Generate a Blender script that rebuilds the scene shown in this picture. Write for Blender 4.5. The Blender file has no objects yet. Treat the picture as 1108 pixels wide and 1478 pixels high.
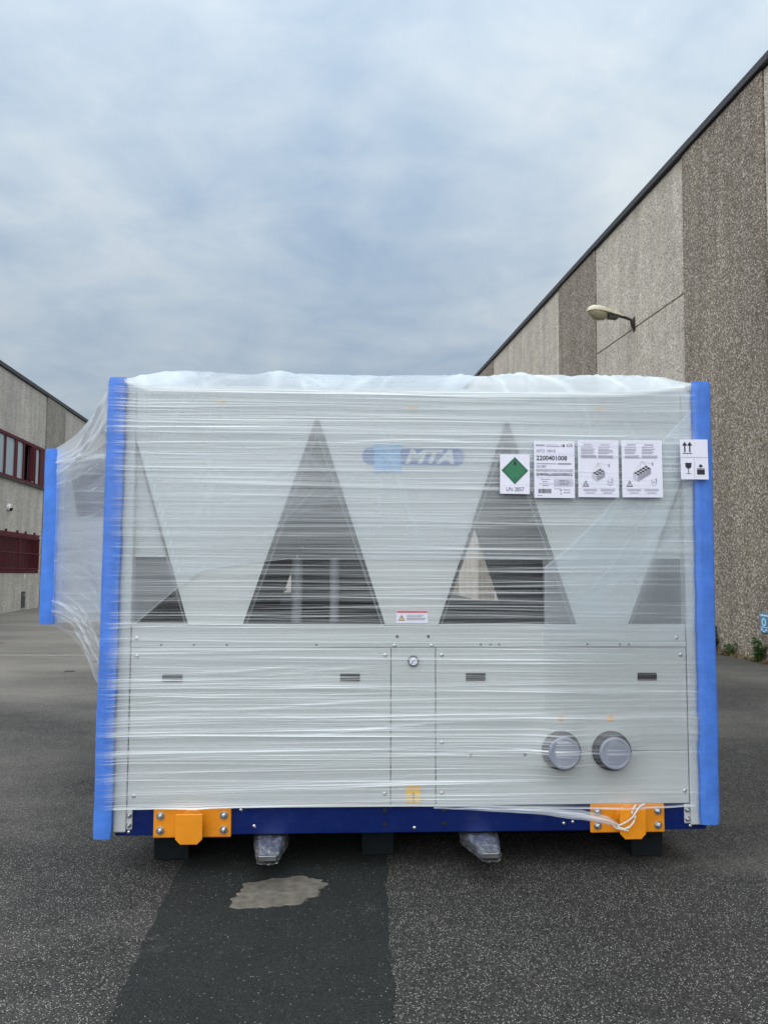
import bpy, math, random
import numpy as np
from mathutils import Vector, Matrix, noise

rnd = random.Random(7)
R = math.radians
S = bpy.context.scene
COL = S.collection

# ---------------------------------------------------------------- camera
cd = bpy.data.cameras.new('camera')
cam = bpy.data.objects.new('camera', cd)
COL.objects.link(cam)
cam.location = (0, 0, 1.5)
cam.rotation_mode = 'XYZ'
cam.matrix_world = (Matrix.Translation((0, 0, 1.5)) @ Matrix.Rotation(math.pi / 2 + math.atan(76 / 1110), 4, 'X')
                    @ Matrix.Rotation(R(0.195), 4, 'Z'))
cd.sensor_fit = 'VERTICAL'
cd.sensor_height = 36
cd.sensor_width = 27
cd.lens = 36 * 1110 / 1478
cd.clip_start = 0.05
cd.clip_end = 3000
S.camera = cam

# ---------------------------------------------------------------- world, sun, exposure
SUN_EL, SUN_AZ = R(60), R(196)          # azimuth clockwise from +Y: behind the camera, to its left
w = bpy.data.worlds.new('World')
S.world = w
w.use_nodes = True
nt = w.node_tree
nt.nodes.clear()
N = nt.nodes.new


def ln(a, b):
    nt.links.new(a, b)


out = N('ShaderNodeOutputWorld')
bg = N('ShaderNodeBackground')
bg.inputs['Strength'].default_value = 0.1
sky = N('ShaderNodeTexSky')
sky.sky_type = 'NISHITA'
sky.sun_disc = False
sky.sun_elevation = SUN_EL
sky.sun_rotation = SUN_AZ
tc = N('ShaderNodeTexCoord')
sep = N('ShaderNodeSeparateXYZ')
ln(tc.outputs['Generated'], sep.inputs[0])
zc = N('ShaderNodeMath'); zc.operation = 'MAXIMUM'; zc.inputs[1].default_value = 0.0
ln(sep.outputs['Z'], zc.inputs[0])
za = N('ShaderNodeMath'); za.operation = 'ADD'; za.inputs[1].default_value = 0.22
ln(zc.outputs[0], za.inputs[0])
dv = N('ShaderNodeVectorMath'); dv.operation = 'DIVIDE'
cmb = N('ShaderNodeCombineXYZ')
for i in range(3):
    ln(za.outputs[0], cmb.inputs[i])
ln(tc.outputs['Generated'], dv.inputs[0])
ln(cmb.outputs[0], dv.inputs[1])
mp = N('ShaderNodeMapping')
mp.inputs['Location'].default_value = (3.1, 7.7, 1.3)
mp.inputs['Scale'].default_value = (1, 1, 0.3)
ln(dv.outputs[0], mp.inputs[0])
nz1 = N('ShaderNodeTexNoise'); nz1.inputs['Scale'].default_value = 1.55; nz1.inputs['Detail'].default_value = 7
nz1.inputs['Roughness'].default_value = 0.52; nz1.inputs['Distortion'].default_value = 0.35
ln(mp.outputs[0], nz1.inputs['Vector'])
nz2 = N('ShaderNodeTexNoise'); nz2.inputs['Scale'].default_value = 4.6; nz2.inputs['Detail'].default_value = 5
nz2.inputs['Roughness'].default_value = 0.55; nz2.inputs['Distortion'].default_value = 0.5
ln(mp.outputs[0], nz2.inputs['Vector'])
mn = N('ShaderNodeMath'); mn.operation = 'MULTIPLY_ADD'; mn.inputs[1].default_value = 0.36
ln(nz2.outputs['Fac'], mn.inputs[0])
mm = N('ShaderNodeMath'); mm.operation = 'MULTIPLY_ADD'; mm.inputs[1].default_value = 0.80; mm.inputs[2].default_value = -0.07
ln(nz1.outputs['Fac'], mm.inputs[0])
ln(mm.outputs[0], mn.inputs[2])
r1 = N('ShaderNodeValToRGB')
e = r1.color_ramp.elements
e[0].position = 0.36; e[0].color = (0.36, 0.475, 0.615, 1)
e[1].position = 0.68; e[1].color = (0.70, 0.765, 0.80, 1)
k_ = e.new(0.52); k_.color = (0.52, 0.615, 0.71, 1)
ln(mn.outputs[0], r1.inputs[0])
# overcast luminance: brighter towards the zenith all the way round
lum = N('ShaderNodeMath'); lum.operation = 'MULTIPLY_ADD'
lum.inputs[1].default_value = 5.3; lum.inputs[2].default_value = 1.78
ln(zc.outputs[0], lum.inputs[0])
vm = N('ShaderNodeVectorMath'); vm.operation = 'SCALE'
ln(r1.outputs[0], vm.inputs[0])
ln(lum.outputs[0], vm.inputs['Scale'])
mx = N('ShaderNodeMix'); mx.data_type = 'RGBA'
mx.inputs['Factor'].default_value = 0.93
ln(sky.outputs[0], mx.inputs[6])
ln(vm.outputs[0], mx.inputs[7])
ln(mx.outputs[2], bg.inputs['Color'])
ln(bg.outputs[0], out.inputs['Surface'])

sd = bpy.data.lights.new('sun', 'SUN')
sd.energy = 1.5
sd.angle = R(120)
sd.color = (1.0, 0.985, 0.96)
sun = bpy.data.objects.new('sun', sd)
COL.objects.link(sun)
dirv = Vector((math.sin(SUN_AZ) * math.cos(SUN_EL), math.cos(SUN_AZ) * math.cos(SUN_EL), math.sin(SUN_EL)))
sun.rotation_mode = 'QUATERNION'
sun.rotation_quaternion = (-dirv).to_track_quat('-Z', 'Y')

S.view_settings.view_transform = 'Standard'
S.view_settings.look = 'None'
S.view_settings.gamma = 1
S.view_settings.exposure = 1.36
S.view_settings.use_curve_mapping = False
S.cycles.transparent_max_bounces = 24
S.cycles.max_bounces = 8


# ---------------------------------------------------------------- material helpers
class Mat:
    def __init__(s, name):
        s.m = bpy.data.materials.new(name)
        s.m.use_nodes = True
        s.t = s.m.node_tree
        s.t.nodes.clear()
        s.out = s.n('ShaderNodeOutputMaterial')
        s.tc = s.n('ShaderNodeTexCoord')

    def n(s, t, **kw):
        nd = s.t.nodes.new(t)
        for k, v in kw.items():
            setattr(nd, k, v)
        return nd

    def l(s, a, b):
        s.t.links.new(a, b)

    def inp(s, sock, v):
        if isinstance(v, bpy.types.NodeSocket):
            s.l(v, sock)
        else:
            sock.default_value = v

    def math(s, op, a, b=0.0, c=0.0):
        nd = s.n('ShaderNodeMath', operation=op)
        for i, v in enumerate((a, b, c)):
            s.inp(nd.inputs[i], v)
        return nd.outputs[0]

    def mapr(s, v, a, b, c=0.0, d=1.0, smooth=False):
        nd = s.n('ShaderNodeMapRange')
        if smooth:
            nd.interpolation_type = 'SMOOTHSTEP'
        s.inp(nd.inputs[0], v)
        for i, q in enumerate((a, b, c, d)):
            nd.inputs[i + 1].default_value = q
        return nd.outputs[0]

    def vec(s, src='Object', scale=(1, 1, 1), loc=(0, 0, 0), rot=(0, 0, 0)):
        nd = s.n('ShaderNodeMapping')
        s.l(s.tc.outputs[src], nd.inputs[0])
        nd.inputs['Scale'].default_value = scale
        nd.inputs['Location'].default_value = loc
        nd.inputs['Rotation'].default_value = rot
        return nd.outputs[0]

    def noise(s, vec, scale, detail=3, rough=0.5, dist=0.0):
        nd = s.n('ShaderNodeTexNoise')
        s.l(vec, nd.inputs['Vector'])
        nd.inputs['Scale'].default_value = scale
        nd.inputs['Detail'].default_value = detail
        nd.inputs['Roughness'].default_value = rough
        nd.inputs['Distortion'].default_value = dist
        return nd.outputs['Fac']

    def voro(s, vec, scale, feature='F1'):
        nd = s.n('ShaderNodeTexVoronoi', feature=feature)
        s.l(vec, nd.inputs['Vector'])
        nd.inputs['Scale'].default_value = scale
        return nd

    def ramp(s, v, stops, interp='LINEAR'):
        nd = s.n('ShaderNodeValToRGB')
        nd.color_ramp.interpolation = interp
        el = nd.color_ramp.elements
        while len(el) < len(stops):
            el.new(0.5)
        for q, (p, c) in zip(el, stops):
            q.position = p
            q.color = (c[0], c[1], c[2], 1)
        s.inp(nd.inputs[0], v)
        return nd.outputs[0]

    def mixc(s, f, a, b, mode='MIX'):
        nd = s.n('ShaderNodeMix', data_type='RGBA', blend_type=mode)
        s.inp(nd.inputs['Factor'], f)
        for sock, v in ((nd.inputs[6], a), (nd.inputs[7], b)):
            if isinstance(v, tuple):
                v = (v[0], v[1], v[2], 1)
            s.inp(sock, v)
        return nd.outputs[2]

    def bump(s, h, strength=0.3, dist=0.01):
        nd = s.n('ShaderNodeBump')
        nd.inputs['Strength'].default_value = strength
        nd.inputs['Distance'].default_value = dist
        s.l(h, nd.inputs['Height'])
        return nd.outputs[0]

    def bsdf(s, color, rough=0.5, metal=0.0, spec=0.5, normal=None):
        nd = s.n('ShaderNodeBsdfPrincipled')
        if isinstance(color, tuple):
            color = (color[0], color[1], color[2], 1)
        s.inp(nd.inputs['Base Color'], color)
        s.inp(nd.inputs['Roughness'], rough)
        nd.inputs['Metallic'].default_value = metal
        nd.inputs['Specular IOR Level'].default_value = spec
        if normal is not None:
            s.l(normal, nd.inputs['Normal'])
        s.l(nd.outputs[0], s.out.inputs['Surface'])
        return nd


def plain(name, col, rough=0.5, metal=0.0, spec=0.5, var=0.12, nscale=9.0, bump=0.0, bscale=250.0, wear=0.0, wcol=(0.30, 0.29, 0.27)):
    """painted or moulded surface with slight uneven tone and gloss"""
    m = Mat(name)
    v = m.vec('Object')
    f = m.noise(v, nscale, 4, 0.6)
    c0 = tuple(q * (1 - var) for q in col)
    c1 = tuple(min(1, q * (1 + var)) for q in col)
    c = m.ramp(f, [(0.3, c0), (0.7, c1)])
    if wear:
        c = m.mixc(m.mapr(m.noise(m.vec('Object', (1, 1, 1.7)), 13, 7, 0.72, 0.6), 0.54, 0.74, 0.0, wear), c, wcol)
        c = m.mixc(m.mapr(m.noise(m.vec('Object', (6, 6, 60)), 2.2, 4, 0.7), 0.66, 0.70, 0.0, wear * 0.8), c, wcol)
    r = m.mapr(m.noise(v, nscale * 3, 3), 0.3, 0.7, max(0.02, rough - 0.07), min(1, rough + 0.07))
    nm = m.bump(m.noise(v, bscale, 2), bump, 0.002) if bump else None
    m.bsdf(c, r, metal, spec, nm)
    return m.m


def asphalt_mat(name, scale, lo, hi, speck, speck_th, tone, dusty):
    m = Mat(name)
    v = m.vec('Object')
    wob = m.n('ShaderNodeVectorMath', operation='ADD')
    vr = m.voro(v, scale)
    g = m.n('ShaderNodeSeparateColor')
    m.l(vr.outputs['Color'], g.inputs[0])
    stone = m.ramp(g.outputs[0], [(0.0, lo), (0.55, tuple(0.45 * a + 0.55 * b for a, b in zip(lo, hi))), (0.93, hi), (1.0, tuple(1.25 * b for b in hi))])
    # pale chips of aggregate showing at the surface
    sp = m.mapr(g.outputs[1], speck_th, min(1.0, speck_th + 0.02))
    near = m.mapr(vr.outputs['Distance'], 0.28, 0.5, 1.0, 0.0)
    c = m.mixc(m.math('MULTIPLY', sp, near), stone, speck)
    big = m.noise(v, 0.9, 5, 0.6, 0.3)
    c = m.mixc(1.0, c, m.ramp(big, [(0.3, (tone[0],) * 3), (0.7, (tone[1],) * 3)]), 'MULTIPLY')
    mid = m.noise(v, 6, 4, 0.65)
    c = m.mixc(1.0, c, m.ramp(mid, [(0.3, (0.82, 0.82, 0.82)), (0.7, (1.16, 1.16, 1.16))]), 'MULTIPLY')
    dust = m.noise(m.vec('Object', (0.25, 0.5, 1), (4.2, 1.7, 0)), 1.0, 5, 0.6)
    sx = m.n('ShaderNodeSeparateXYZ')
    m.l(m.tc.outputs['Object'], sx.inputs[0])
    # the yard to the left and further back is dustier and more worn
    side = m.math('ADD', m.mapr(sx.outputs[0], -0.9, -6.5, 0.0, 0.26, True), m.mapr(sx.outputs[1], 2.5, 14.0, 0.0, 0.16, True))
    c = m.mixc(m.math('MULTIPLY', m.mapr(m.math('ADD', dust, side), 0.54, 0.98, 0.0, 1.0), dusty), c, (0.28, 0.258, 0.225))
    oil = m.noise(m.vec('Object', (1, 0.8, 1), (1.1, 5.3, 0)), 1.7, 5, 0.65, 0.4)
    c = m.mixc(m.mapr(oil, 0.60, 0.74, 0.0, 0.42, True), c, (0.010, 0.010, 0.010))
    grit = m.noise(m.vec('Object', (1, 1, 1), (8.1, 2.3, 0)), 3.4, 6, 0.7)
    c = m.mixc(m.mapr(grit, 0.60, 0.78, 0.0, 0.30, True), c, (0.19, 0.18, 0.165))
    h = m.math('ADD', m.math('MULTIPLY', vr.outputs['Distance'], -1.0), m.math('MULTIPLY', g.outputs[2], 0.6))
    m.bsdf(c, m.mapr(g.outputs[2], 0, 1, 0.6, 0.95), 0, 0.35, m.bump(h, 0.65, 0.006))
    return m.m


def pebble_mat(name, stops, mortar, stain, scale=56.0):
    """exposed aggregate concrete"""
    m = Mat(name)
    v = m.vec('Object', (1, 1, 0.8))
    vr = m.voro(v, scale)
    ed = m.voro(v, scale, 'DISTANCE_TO_EDGE')
    g = m.n('ShaderNodeSeparateColor')
    m.l(vr.outputs['Color'], g.inputs[0])
    c = m.ramp(g.outputs[0], stops)
    c = m.mixc(m.mapr(ed.outputs['Distance'], 0.02, 0.13), mortar, c)
    st = m.noise(m.vec('Object', (1.3, 1.3, 0.16)), 1.6, 5, 0.62, 0.2)
    c = m.mixc(1.0, c, m.ramp(st, [(0.3, (1 - stain, 1 - stain, 1 - stain * 0.9)), (0.68, (1.1, 1.1, 1.09))]), 'MULTIPLY')
    cl = m.noise(m.vec('Object'), 21.0, 2, 0.7)
    c = m.mixc(1.0, c, m.ramp(cl, [(0.3, (0.80, 0.80, 0.79)), (0.7, (1.2, 1.2, 1.2))]), 'MULTIPLY')
    rn = m.noise(m.vec('Object', (4.0, 4.0, 0.10)), 1.0, 4, 0.6)
    c = m.mixc(1.0, c, m.ramp(rn, [(0.34, (0.92, 0.92, 0.91)), (0.62, (1.03, 1.03, 1.03))]), 'MULTIPLY')
    pt = m.noise(m.vec('Object'), 2.2, 4, 0.6)
    c = m.mixc(1.0, c, m.ramp(pt, [(0.3, (0.88, 0.88, 0.86)), (0.7, (1.1, 1.1, 1.1))]), 'MULTIPLY')
    m.bsdf(c, 0.85, 0, 0.3, m.bump(m.math('MULTIPLY_ADD', g.outputs[2], 0.4, ed.outputs['Distance']), 0.6, 0.02))
    return m.m


def film_mat(name, base, broad, fold_gain, fine, col=(0.84, 0.90, 0.97), gloss=0.22, rough=0.25, trans=0.38):
    """stretch film: clear where it is one tight layer, white where it is ruched or doubled.
    The mesh attribute "fold" says how thick the ruching is; UV is metres along the wrap and up."""
    m = Mat(name)
    uv = m.tc.outputs['UV']
    wv = m.noise(m.vec('UV', (0.9, 3.0, 1)), 1.0, 2)
    sepn = m.n('ShaderNodeSeparateXYZ'); m.l(uv, sepn.inputs[0])
    v2 = m.math('MULTIPLY_ADD', m.math('SUBTRACT', wv, 0.5), 0.05, sepn.outputs[1])
    cb = m.n('ShaderNodeCombineXYZ')
    m.l(sepn.outputs[0], cb.inputs[0]); m.l(v2, cb.inputs[1])

    def sc(sx, sy, ox=0.0):
        nd = m.n('ShaderNodeMapping')
        m.l(cb.outputs[0], nd.inputs[0])
        nd.inputs['Scale'].default_value = (sx, sy, 1)
        nd.inputs['Location'].default_value = (ox, ox * 0.7, 0)
        return nd.outputs[0]
    n1 = m.mapr(m.noise(sc(0.45, 7, 3), 1, 3, 0.55), 0.36, 0.68, smooth=True)
    n2 = m.mapr(m.noise(sc(0.7, 48, 9), 1, 3, 0.6), 0.50, 0.80, smooth=True)
    n3 = m.mapr(m.noise(sc(0.5, 150, 5), 1, 2, 0.5), 0.56, 0.80, smooth=True)
    at = m.n('ShaderNodeAttribute', attribute_name='fold')
    a = m.math('MULTIPLY_ADD', n1, broad, base)
    a = m.math('MULTIPLY_ADD', n2, fine, a)
    a = m.math('MULTIPLY_ADD', m.math('MULTIPLY', n3, n1), fine * 0.9, a)
    a = m.math('MULTIPLY_ADD', at.outputs['Fac'], fold_gain, a)
    a = m.math('MINIMUM', m.math('MAXIMUM', a, 0.0), 0.93)
    tr = m.n('ShaderNodeBsdfTransparent')
    tr.inputs[0].default_value = (0.985, 0.988, 0.99, 1)
    df = m.n('ShaderNodeBsdfDiffuse'); df.inputs[0].default_value = (*col, 1)
    tl = m.n('ShaderNodeBsdfTranslucent'); tl.inputs[0].default_value = (*col, 1)
    gl = m.n('ShaderNodeBsdfGlossy'); gl.inputs['Roughness'].default_value = rough
    gl.inputs[0].default_value = (1, 1, 1, 1)
    bn = m.bump(m.math('ADD', m.noise(sc(0.7, 48, 9), 1, 3, 0.6), m.math('MULTIPLY', m.noise(sc(0.5, 150, 5), 1, 2, 0.5), 0.5)), 0.35, 0.01)
    m.l(bn, gl.inputs['Normal'])
    s1 = m.n('ShaderNodeMixShader'); s1.inputs[0].default_value = trans
    m.l(df.outputs[0], s1.inputs[1]); m.l(tl.outputs[0], s1.inputs[2])
    s2 = m.n('ShaderNodeMixShader'); m.l(a, s2.inputs[0])
    m.l(tr.outputs[0], s2.inputs[1]); m.l(s1.outputs[0], s2.inputs[2])
    fr = m.n('ShaderNodeLayerWeight'); fr.inputs['Blend'].default_value = 0.25
    m.l(bn, fr.inputs['Normal'])
    s3 = m.n('ShaderNodeMixShader')
    m.l(m.math('MULTIPLY_ADD', fr.outputs['Fresnel'], gloss, 0.02), s3.inputs[0])
    m.l(s2.outputs[0], s3.inputs[1]); m.l(gl.outputs[0], s3.inputs[2])
    m.l(s3.outputs[0], m.out.inputs['Surface'])
    return m.m


M = {}
M['asphalt'] = asphalt_mat('worn_asphalt', 165, (0.008, 0.0077, 0.0072), (0.051, 0.0495, 0.046), (0.34, 0.33, 0.305), 0.80, (0.84, 1.12), 0.60)
M['asphalt_new'] = asphalt_mat('fresh_asphalt', 190, (0.0065, 0.0080, 0.0077), (0.0185, 0.0222, 0.0212), (0.45, 0.45, 0.42), 0.975, (0.9, 1.1), 0.10)
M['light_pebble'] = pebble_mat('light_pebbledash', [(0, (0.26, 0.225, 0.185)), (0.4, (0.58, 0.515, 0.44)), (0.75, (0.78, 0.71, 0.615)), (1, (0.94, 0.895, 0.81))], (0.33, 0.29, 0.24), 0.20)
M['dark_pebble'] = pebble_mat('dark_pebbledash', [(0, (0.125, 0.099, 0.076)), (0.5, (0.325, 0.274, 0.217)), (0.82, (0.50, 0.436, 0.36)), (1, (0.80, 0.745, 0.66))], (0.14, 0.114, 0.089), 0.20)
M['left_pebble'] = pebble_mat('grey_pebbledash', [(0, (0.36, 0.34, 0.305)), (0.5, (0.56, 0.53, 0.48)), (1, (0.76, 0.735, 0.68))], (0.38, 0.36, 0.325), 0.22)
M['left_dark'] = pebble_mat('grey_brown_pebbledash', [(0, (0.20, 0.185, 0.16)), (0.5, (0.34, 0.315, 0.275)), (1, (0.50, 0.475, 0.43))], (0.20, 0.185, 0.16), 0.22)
M['coping'] = plain('dark_sheet_metal', (0.035, 0.034, 0.036), 0.5)
M['panel'] = plain('pale_grey_paint', (0.48, 0.512, 0.515), 0.42, var=0.03, nscale=3, bump=0.04)
M['seam'] = plain('dark_gap', (0.03, 0.032, 0.034), 0.8)
M['coil'] = plain('dark_coil', (0.012, 0.017, 0.026), 0.6)
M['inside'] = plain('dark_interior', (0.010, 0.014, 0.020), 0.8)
M['pipe'] = plain('pipe_lagging', (0.20, 0.215, 0.24), 0.6)
M['blocker'] = plain('blocker_black', (0.004, 0.0045, 0.005), 0.95, spec=0.05)  # near-black for the boxes added to darken the gap under the base
M['fin'] = plain('grey_fin', (0.17, 0.19, 0.21), 0.5)
M['navy'] = plain('navy_paint', (0.002, 0.012, 0.098), 0.35, spec=0.25, bump=0.03, wear=0.22, wcol=(0.05, 0.07, 0.14))
M['orange'] = plain('orange_paint', (0.75, 0.26, 0.005), 0.42, var=0.10, bump=0.05, wear=0.35, wcol=(0.40, 0.17, 0.03))
M['steel'] = plain('zinc_steel', (0.55, 0.56, 0.57), 0.32, metal=1.0, nscale=60)
M['dull_steel'] = plain('worn_steel', (0.16, 0.16, 0.165), 0.45, metal=0.6, var=0.3, nscale=25, bump=0.2, bscale=90)
M['foam'] = plain('blue_foam', (0.058, 0.195, 0.66), 0.8, var=0.14, nscale=9, bump=0.5, bscale=55, wear=0.28, wcol=(0.16, 0.32, 0.70))
M['black'] = plain('black_plastic', (0.012, 0.013, 0.015), 0.45)
M['block'] = plain('dark_block', (0.010, 0.014, 0.016), 0.9, spec=0.15, var=0.25, nscale=12)
M['cap'] = plain('milky_plastic_cap', (0.25, 0.27, 0.335), 0.4, var=0.05)
M['rubber'] = plain('grey_rubber', (0.05, 0.052, 0.06), 0.6)
M['paper'] = plain('white_paper', (0.76, 0.76, 0.88), 0.6, var=0.03, nscale=20)
M['ink'] = plain('black_ink', (0.015, 0.017, 0.025), 0.6)
M['grey_ink'] = plain('grey_ink', (0.30, 0.30, 0.38), 0.7)
M['pale_ink'] = plain('pale_grey_ink', (0.50, 0.50, 0.60), 0.7)
M['green_ink'] = plain('green_ink', (0.02, 0.18, 0.085), 0.5)
M['pink_ink'] = plain('pink_ink', (0.62, 0.12, 0.15), 0.5)
M['yellow'] = plain('yellow_sticker', (0.80, 0.50, 0.05), 0.5)
M['amber'] = plain('amber_sticker', (0.72, 0.36, 0.06), 0.5)
M['logo_blue'] = plain('logo_blue', (0.085, 0.15, 0.36), 0.4)
M['logo_cyan'] = plain('logo_light_blue', (0.17, 0.39, 0.64), 0.4)
M['logo_white'] = plain('logo_white', (0.55, 0.58, 0.60), 0.4)
M['logo_pale'] = plain('logo_pale_blue', (0.22, 0.47, 0.72), 0.4)
M['red_frame'] = plain('dark_red_paint', (0.095, 0.018, 0.024), 0.6, spec=0.2)
M['red_back'] = plain('dark_red_shutter', (0.07, 0.014, 0.019), 0.5)
M['dark_room'] = plain('dark_room', (0.02, 0.025, 0.024), 0.9)
M['curtain'] = plain('pale_blind', (0.40, 0.46, 0.47), 0.9)
M['lamp_shell'] = plain('aged_cream_plastic', (0.55, 0.52, 0.40), 0.5, var=0.1)
M['lamp_bowl'] = plain('yellowed_bowl', (0.30, 0.265, 0.18), 0.25, var=0.1)
M['rust'] = plain('rusty_iron', (0.04, 0.025, 0.02), 0.8, var=0.4, nscale=30)
M['white_paint'] = plain('white_plastic', (0.7, 0.7, 0.7), 0.5)
M['sign_blue'] = plain('blue_print', (0.07, 0.23, 0.42), 0.5)
M['sign_pale'] = plain('pale_blue_print', (0.55, 0.72, 0.80), 0.5)
M['leaf'] = plain('weed_leaf', (0.065, 0.135, 0.036), 0.6, var=0.45, nscale=40)
M['straw'] = plain('dry_grass', (0.22, 0.15, 0.07), 0.8, var=0.35, nscale=40)
M['twig'] = plain('twig', (0.10, 0.085, 0.07), 0.9)
M['cement'] = plain('rough_cement', (0.118, 0.106, 0.088), 0.9, var=0.35, nscale=26, bump=0.5, bscale=120)
M['joint'] = plain('pale_joint', (0.26, 0.25, 0.225), 0.9, var=0.3, nscale=8, bump=0.3)
M['roof'] = plain('roof_felt', (0.10, 0.10, 0.10), 0.9)
M['film'] = film_mat('stretch_film', 0.01, 0.07, 1.15, 0.14, col=(0.90, 0.955, 0.985), trans=0.12)
M['hood'] = film_mat('plastic_sheet', 0.22, 0.08, 0.7, 0.03, gloss=0.14, rough=0.25, col=(0.84, 0.92, 0.98))
M['flap'] = film_mat('folded_sheet', 0.16, 0.03, 0.6, 0.02, gloss=0.10, col=(0.84, 0.92, 0.98))
M['tent'] = film_mat('loose_film', 0.13, 0.13, 0.9, 0.16, gloss=0.3, trans=0.25)
M['tail'] = film_mat('twisted_film', 0.55, 0.2, 0.4, 0.25, gloss=0.4)
M['hem'] = film_mat('ruched_film', 0.08, 0.25, 0.8, 0.3, gloss=0.35)
M['strand'] = film_mat('single_strand', 0.28, 0.2, 0.4, 0.2, gloss=0.2)
M['sleeve'] = film_mat('sleeve_film', 0.05, 0.10, 0.6, 0.06, gloss=0.55)
g = Mat('window_glass')
g.bsdf((0.30, 0.37, 0.39), 0.06, 0, 0.9)
M['glass'] = g.m


# ---------------------------------------------------------------- mesh helpers
class MB:
    def __init__(s):
        s.v, s.f = [], []

    def add(s, vs, fs):
        o = len(s.v)
        s.v += [tuple(p) for p in vs]
        s.f += [tuple(i + o for i in f) for f in fs]
        return s

    def box(s, x0, x1, y0, y1, z0, z1):
        vs = [(x, y, z) for x in (x0, x1) for y in (y0, y1) for z in (z0, z1)]
        return s.add(vs, [(0, 1, 3, 2), (4, 6, 7, 5), (0, 4, 5, 1), (2, 3, 7, 6), (0, 2, 6, 4), (1, 5, 7, 3)])

    def prism(s, poly, y0, y1):
        """polygon in x,z (counter clockwise seen from -y) given depth along y"""
        n = len(poly)
        vs = [(x, y0, z) for x, z in poly] + [(x, y1, z) for x, z in poly]
        fs = [tuple(range(n)), tuple(range(2 * n - 1, n - 1, -1))]
        fs += [(i, i + n, (i + 1) % n + n, (i + 1) % n) for i in range(n)]
        return s.add(vs, fs)

    def flat(s, poly, y):
        return s.add([(x, y, z) for x, z in poly], [tuple(range(len(poly)))])

    def rect(s, x0, z0, x1, z1, y):
        return s.flat([(x0, z0), (x1, z0), (x1, z1), (x0, z1)], y)

    def lathe(s, prof, c, axis='y', n=32):
        """prof = list of (r, h) along the axis; closed at both ends"""
        vs, fs = [], []
        for r, h in prof:
            for i in range(n):
                a = 2 * math.pi * i / n
                p = (r * math.cos(a), r * math.sin(a))
                vs.append({'y': (c[0] + p[0], c[1] + h, c[2] + p[1]), 'z': (c[0] + p[0], c[1] + p[1], c[2] + h),
                           'x': (c[0] + h, c[1] + p[0], c[2] + p[1])}[axis])
        for k in range(len(prof) - 1):
            for i in range(n):
                j = (i + 1) % n
                fs.append((k * n + i, k * n + j, (k + 1) * n + j, (k + 1) * n + i))
        fs.append(tuple(range(n)))
        fs.append(tuple(range(len(prof) * n - 1, (len(prof) - 1) * n - 1, -1)))
        return s.add(vs, fs)

    def tube(s, pts, r, n=8):
        pts = [Vector(p) for p in pts]
        rs = r if isinstance(r, (list, tuple)) else [r] * len(pts)
        vs, fs = [], []
        for k, p in enumerate(pts):
            d = (pts[min(k + 1, len(pts) - 1)] - pts[max(k - 1, 0)]).normalized()
            up = Vector((0, 0, 1)) if abs(d.z) < 0.9 else Vector((1, 0, 0))
            a = d.cross(up).normalized()
            b = d.cross(a)
            for i in range(n):
                t = 2 * math.pi * i / n
                vs.append(p + (a * math.cos(t) + b * math.sin(t)) * rs[k])
        for k in range(len(pts) - 1):
            for i in range(n):
                j = (i + 1) % n
                fs.append((k * n + i, k * n + j, (k + 1) * n + j, (k + 1) * n + i))
        fs.append(tuple(range(n)))
        fs.append(tuple(range(len(pts) * n - 1, (len(pts) - 1) * n - 1, -1)))
        return s.add(vs, fs)

    def build(s, name, mat, parent=None, bevel=0.0, smooth=False, kind=None):
        me = bpy.data.meshes.new(name)
        me.from_pydata(s.v, [], s.f)
        me.update()
        import bmesh
        b = bmesh.new(); b.from_mesh(me)
        bmesh.ops.recalc_face_normals(b, faces=b.faces)
        b.to_mesh(me); b.free()
        me.materials.append(mat)
        o = bpy.data.objects.new(name, me)
        COL.objects.link(o)
        if parent:
            o.parent = parent
        if bevel:
            md = o.modifiers.new('bevel', 'BEVEL')
            md.width = bevel
            md.segments = 2
            md.limit_method = 'ANGLE'
        if smooth:
            me.shade_smooth()
            me.set_sharp_from_angle(angle=R(40))
        if kind:
            o['kind'] = kind
        return o


def box(name, mat, parent, *b, bevel=0.0):
    return MB().box(*b).build(name, mat, parent, bevel)


def tag(o, label=None, cat=None, group=None, kind=None):
    for k, v in (('label', label), ('category', cat), ('group', group), ('kind', kind)):
        if v:
            o[k] = v
    return o


def empty(name, mw, label, cat, group=None):
    o = bpy.data.objects.new(name, None)
    o.empty_display_size = 0.2
    COL.objects.link(o)
    o.matrix_world = mw
    return tag(o, label, cat, group)


def clone(o, parent):
    c = o.copy()
    COL.objects.link(c)
    c.parent = parent
    for ch in o.children:
        clone(ch, c)
    return c


def text_poly(txt, x, z, h, y, align='LEFT', shear=0.0, width=None, bold=0.0):
    """returns an MB of flat lettering in the plane y"""
    cu = bpy.data.curves.new('lettering', 'FONT')
    cu.body = txt
    cu.size = h / 0.70
    cu.align_x = align
    cu.shear = shear
    cu.offset = bold
    cu.resolution_u = 3
    ob = bpy.data.objects.new('lettering', cu)
    COL.objects.link(ob)
    bpy.context.view_layer.update()
    me = ob.to_mesh()
    vs = [(v.co.x, v.co.y) for v in me.vertices]
    fs = [tuple(p.vertices) for p in me.polygons]
    ob.to_mesh_clear()
    bpy.data.objects.remove(ob)
    bpy.data.curves.remove(cu)
    sx = 1.0
    if width and vs:
        ww = max(v[0] for v in vs) - min(v[0] for v in vs)
        sx = width / ww
    return MB().add([(x + a * sx, y, z + b) for a, b in vs], fs)


def joined(*mbs):
    m = MB()
    for q in mbs:
        m.add(q.v, q.f)
    return m


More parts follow.
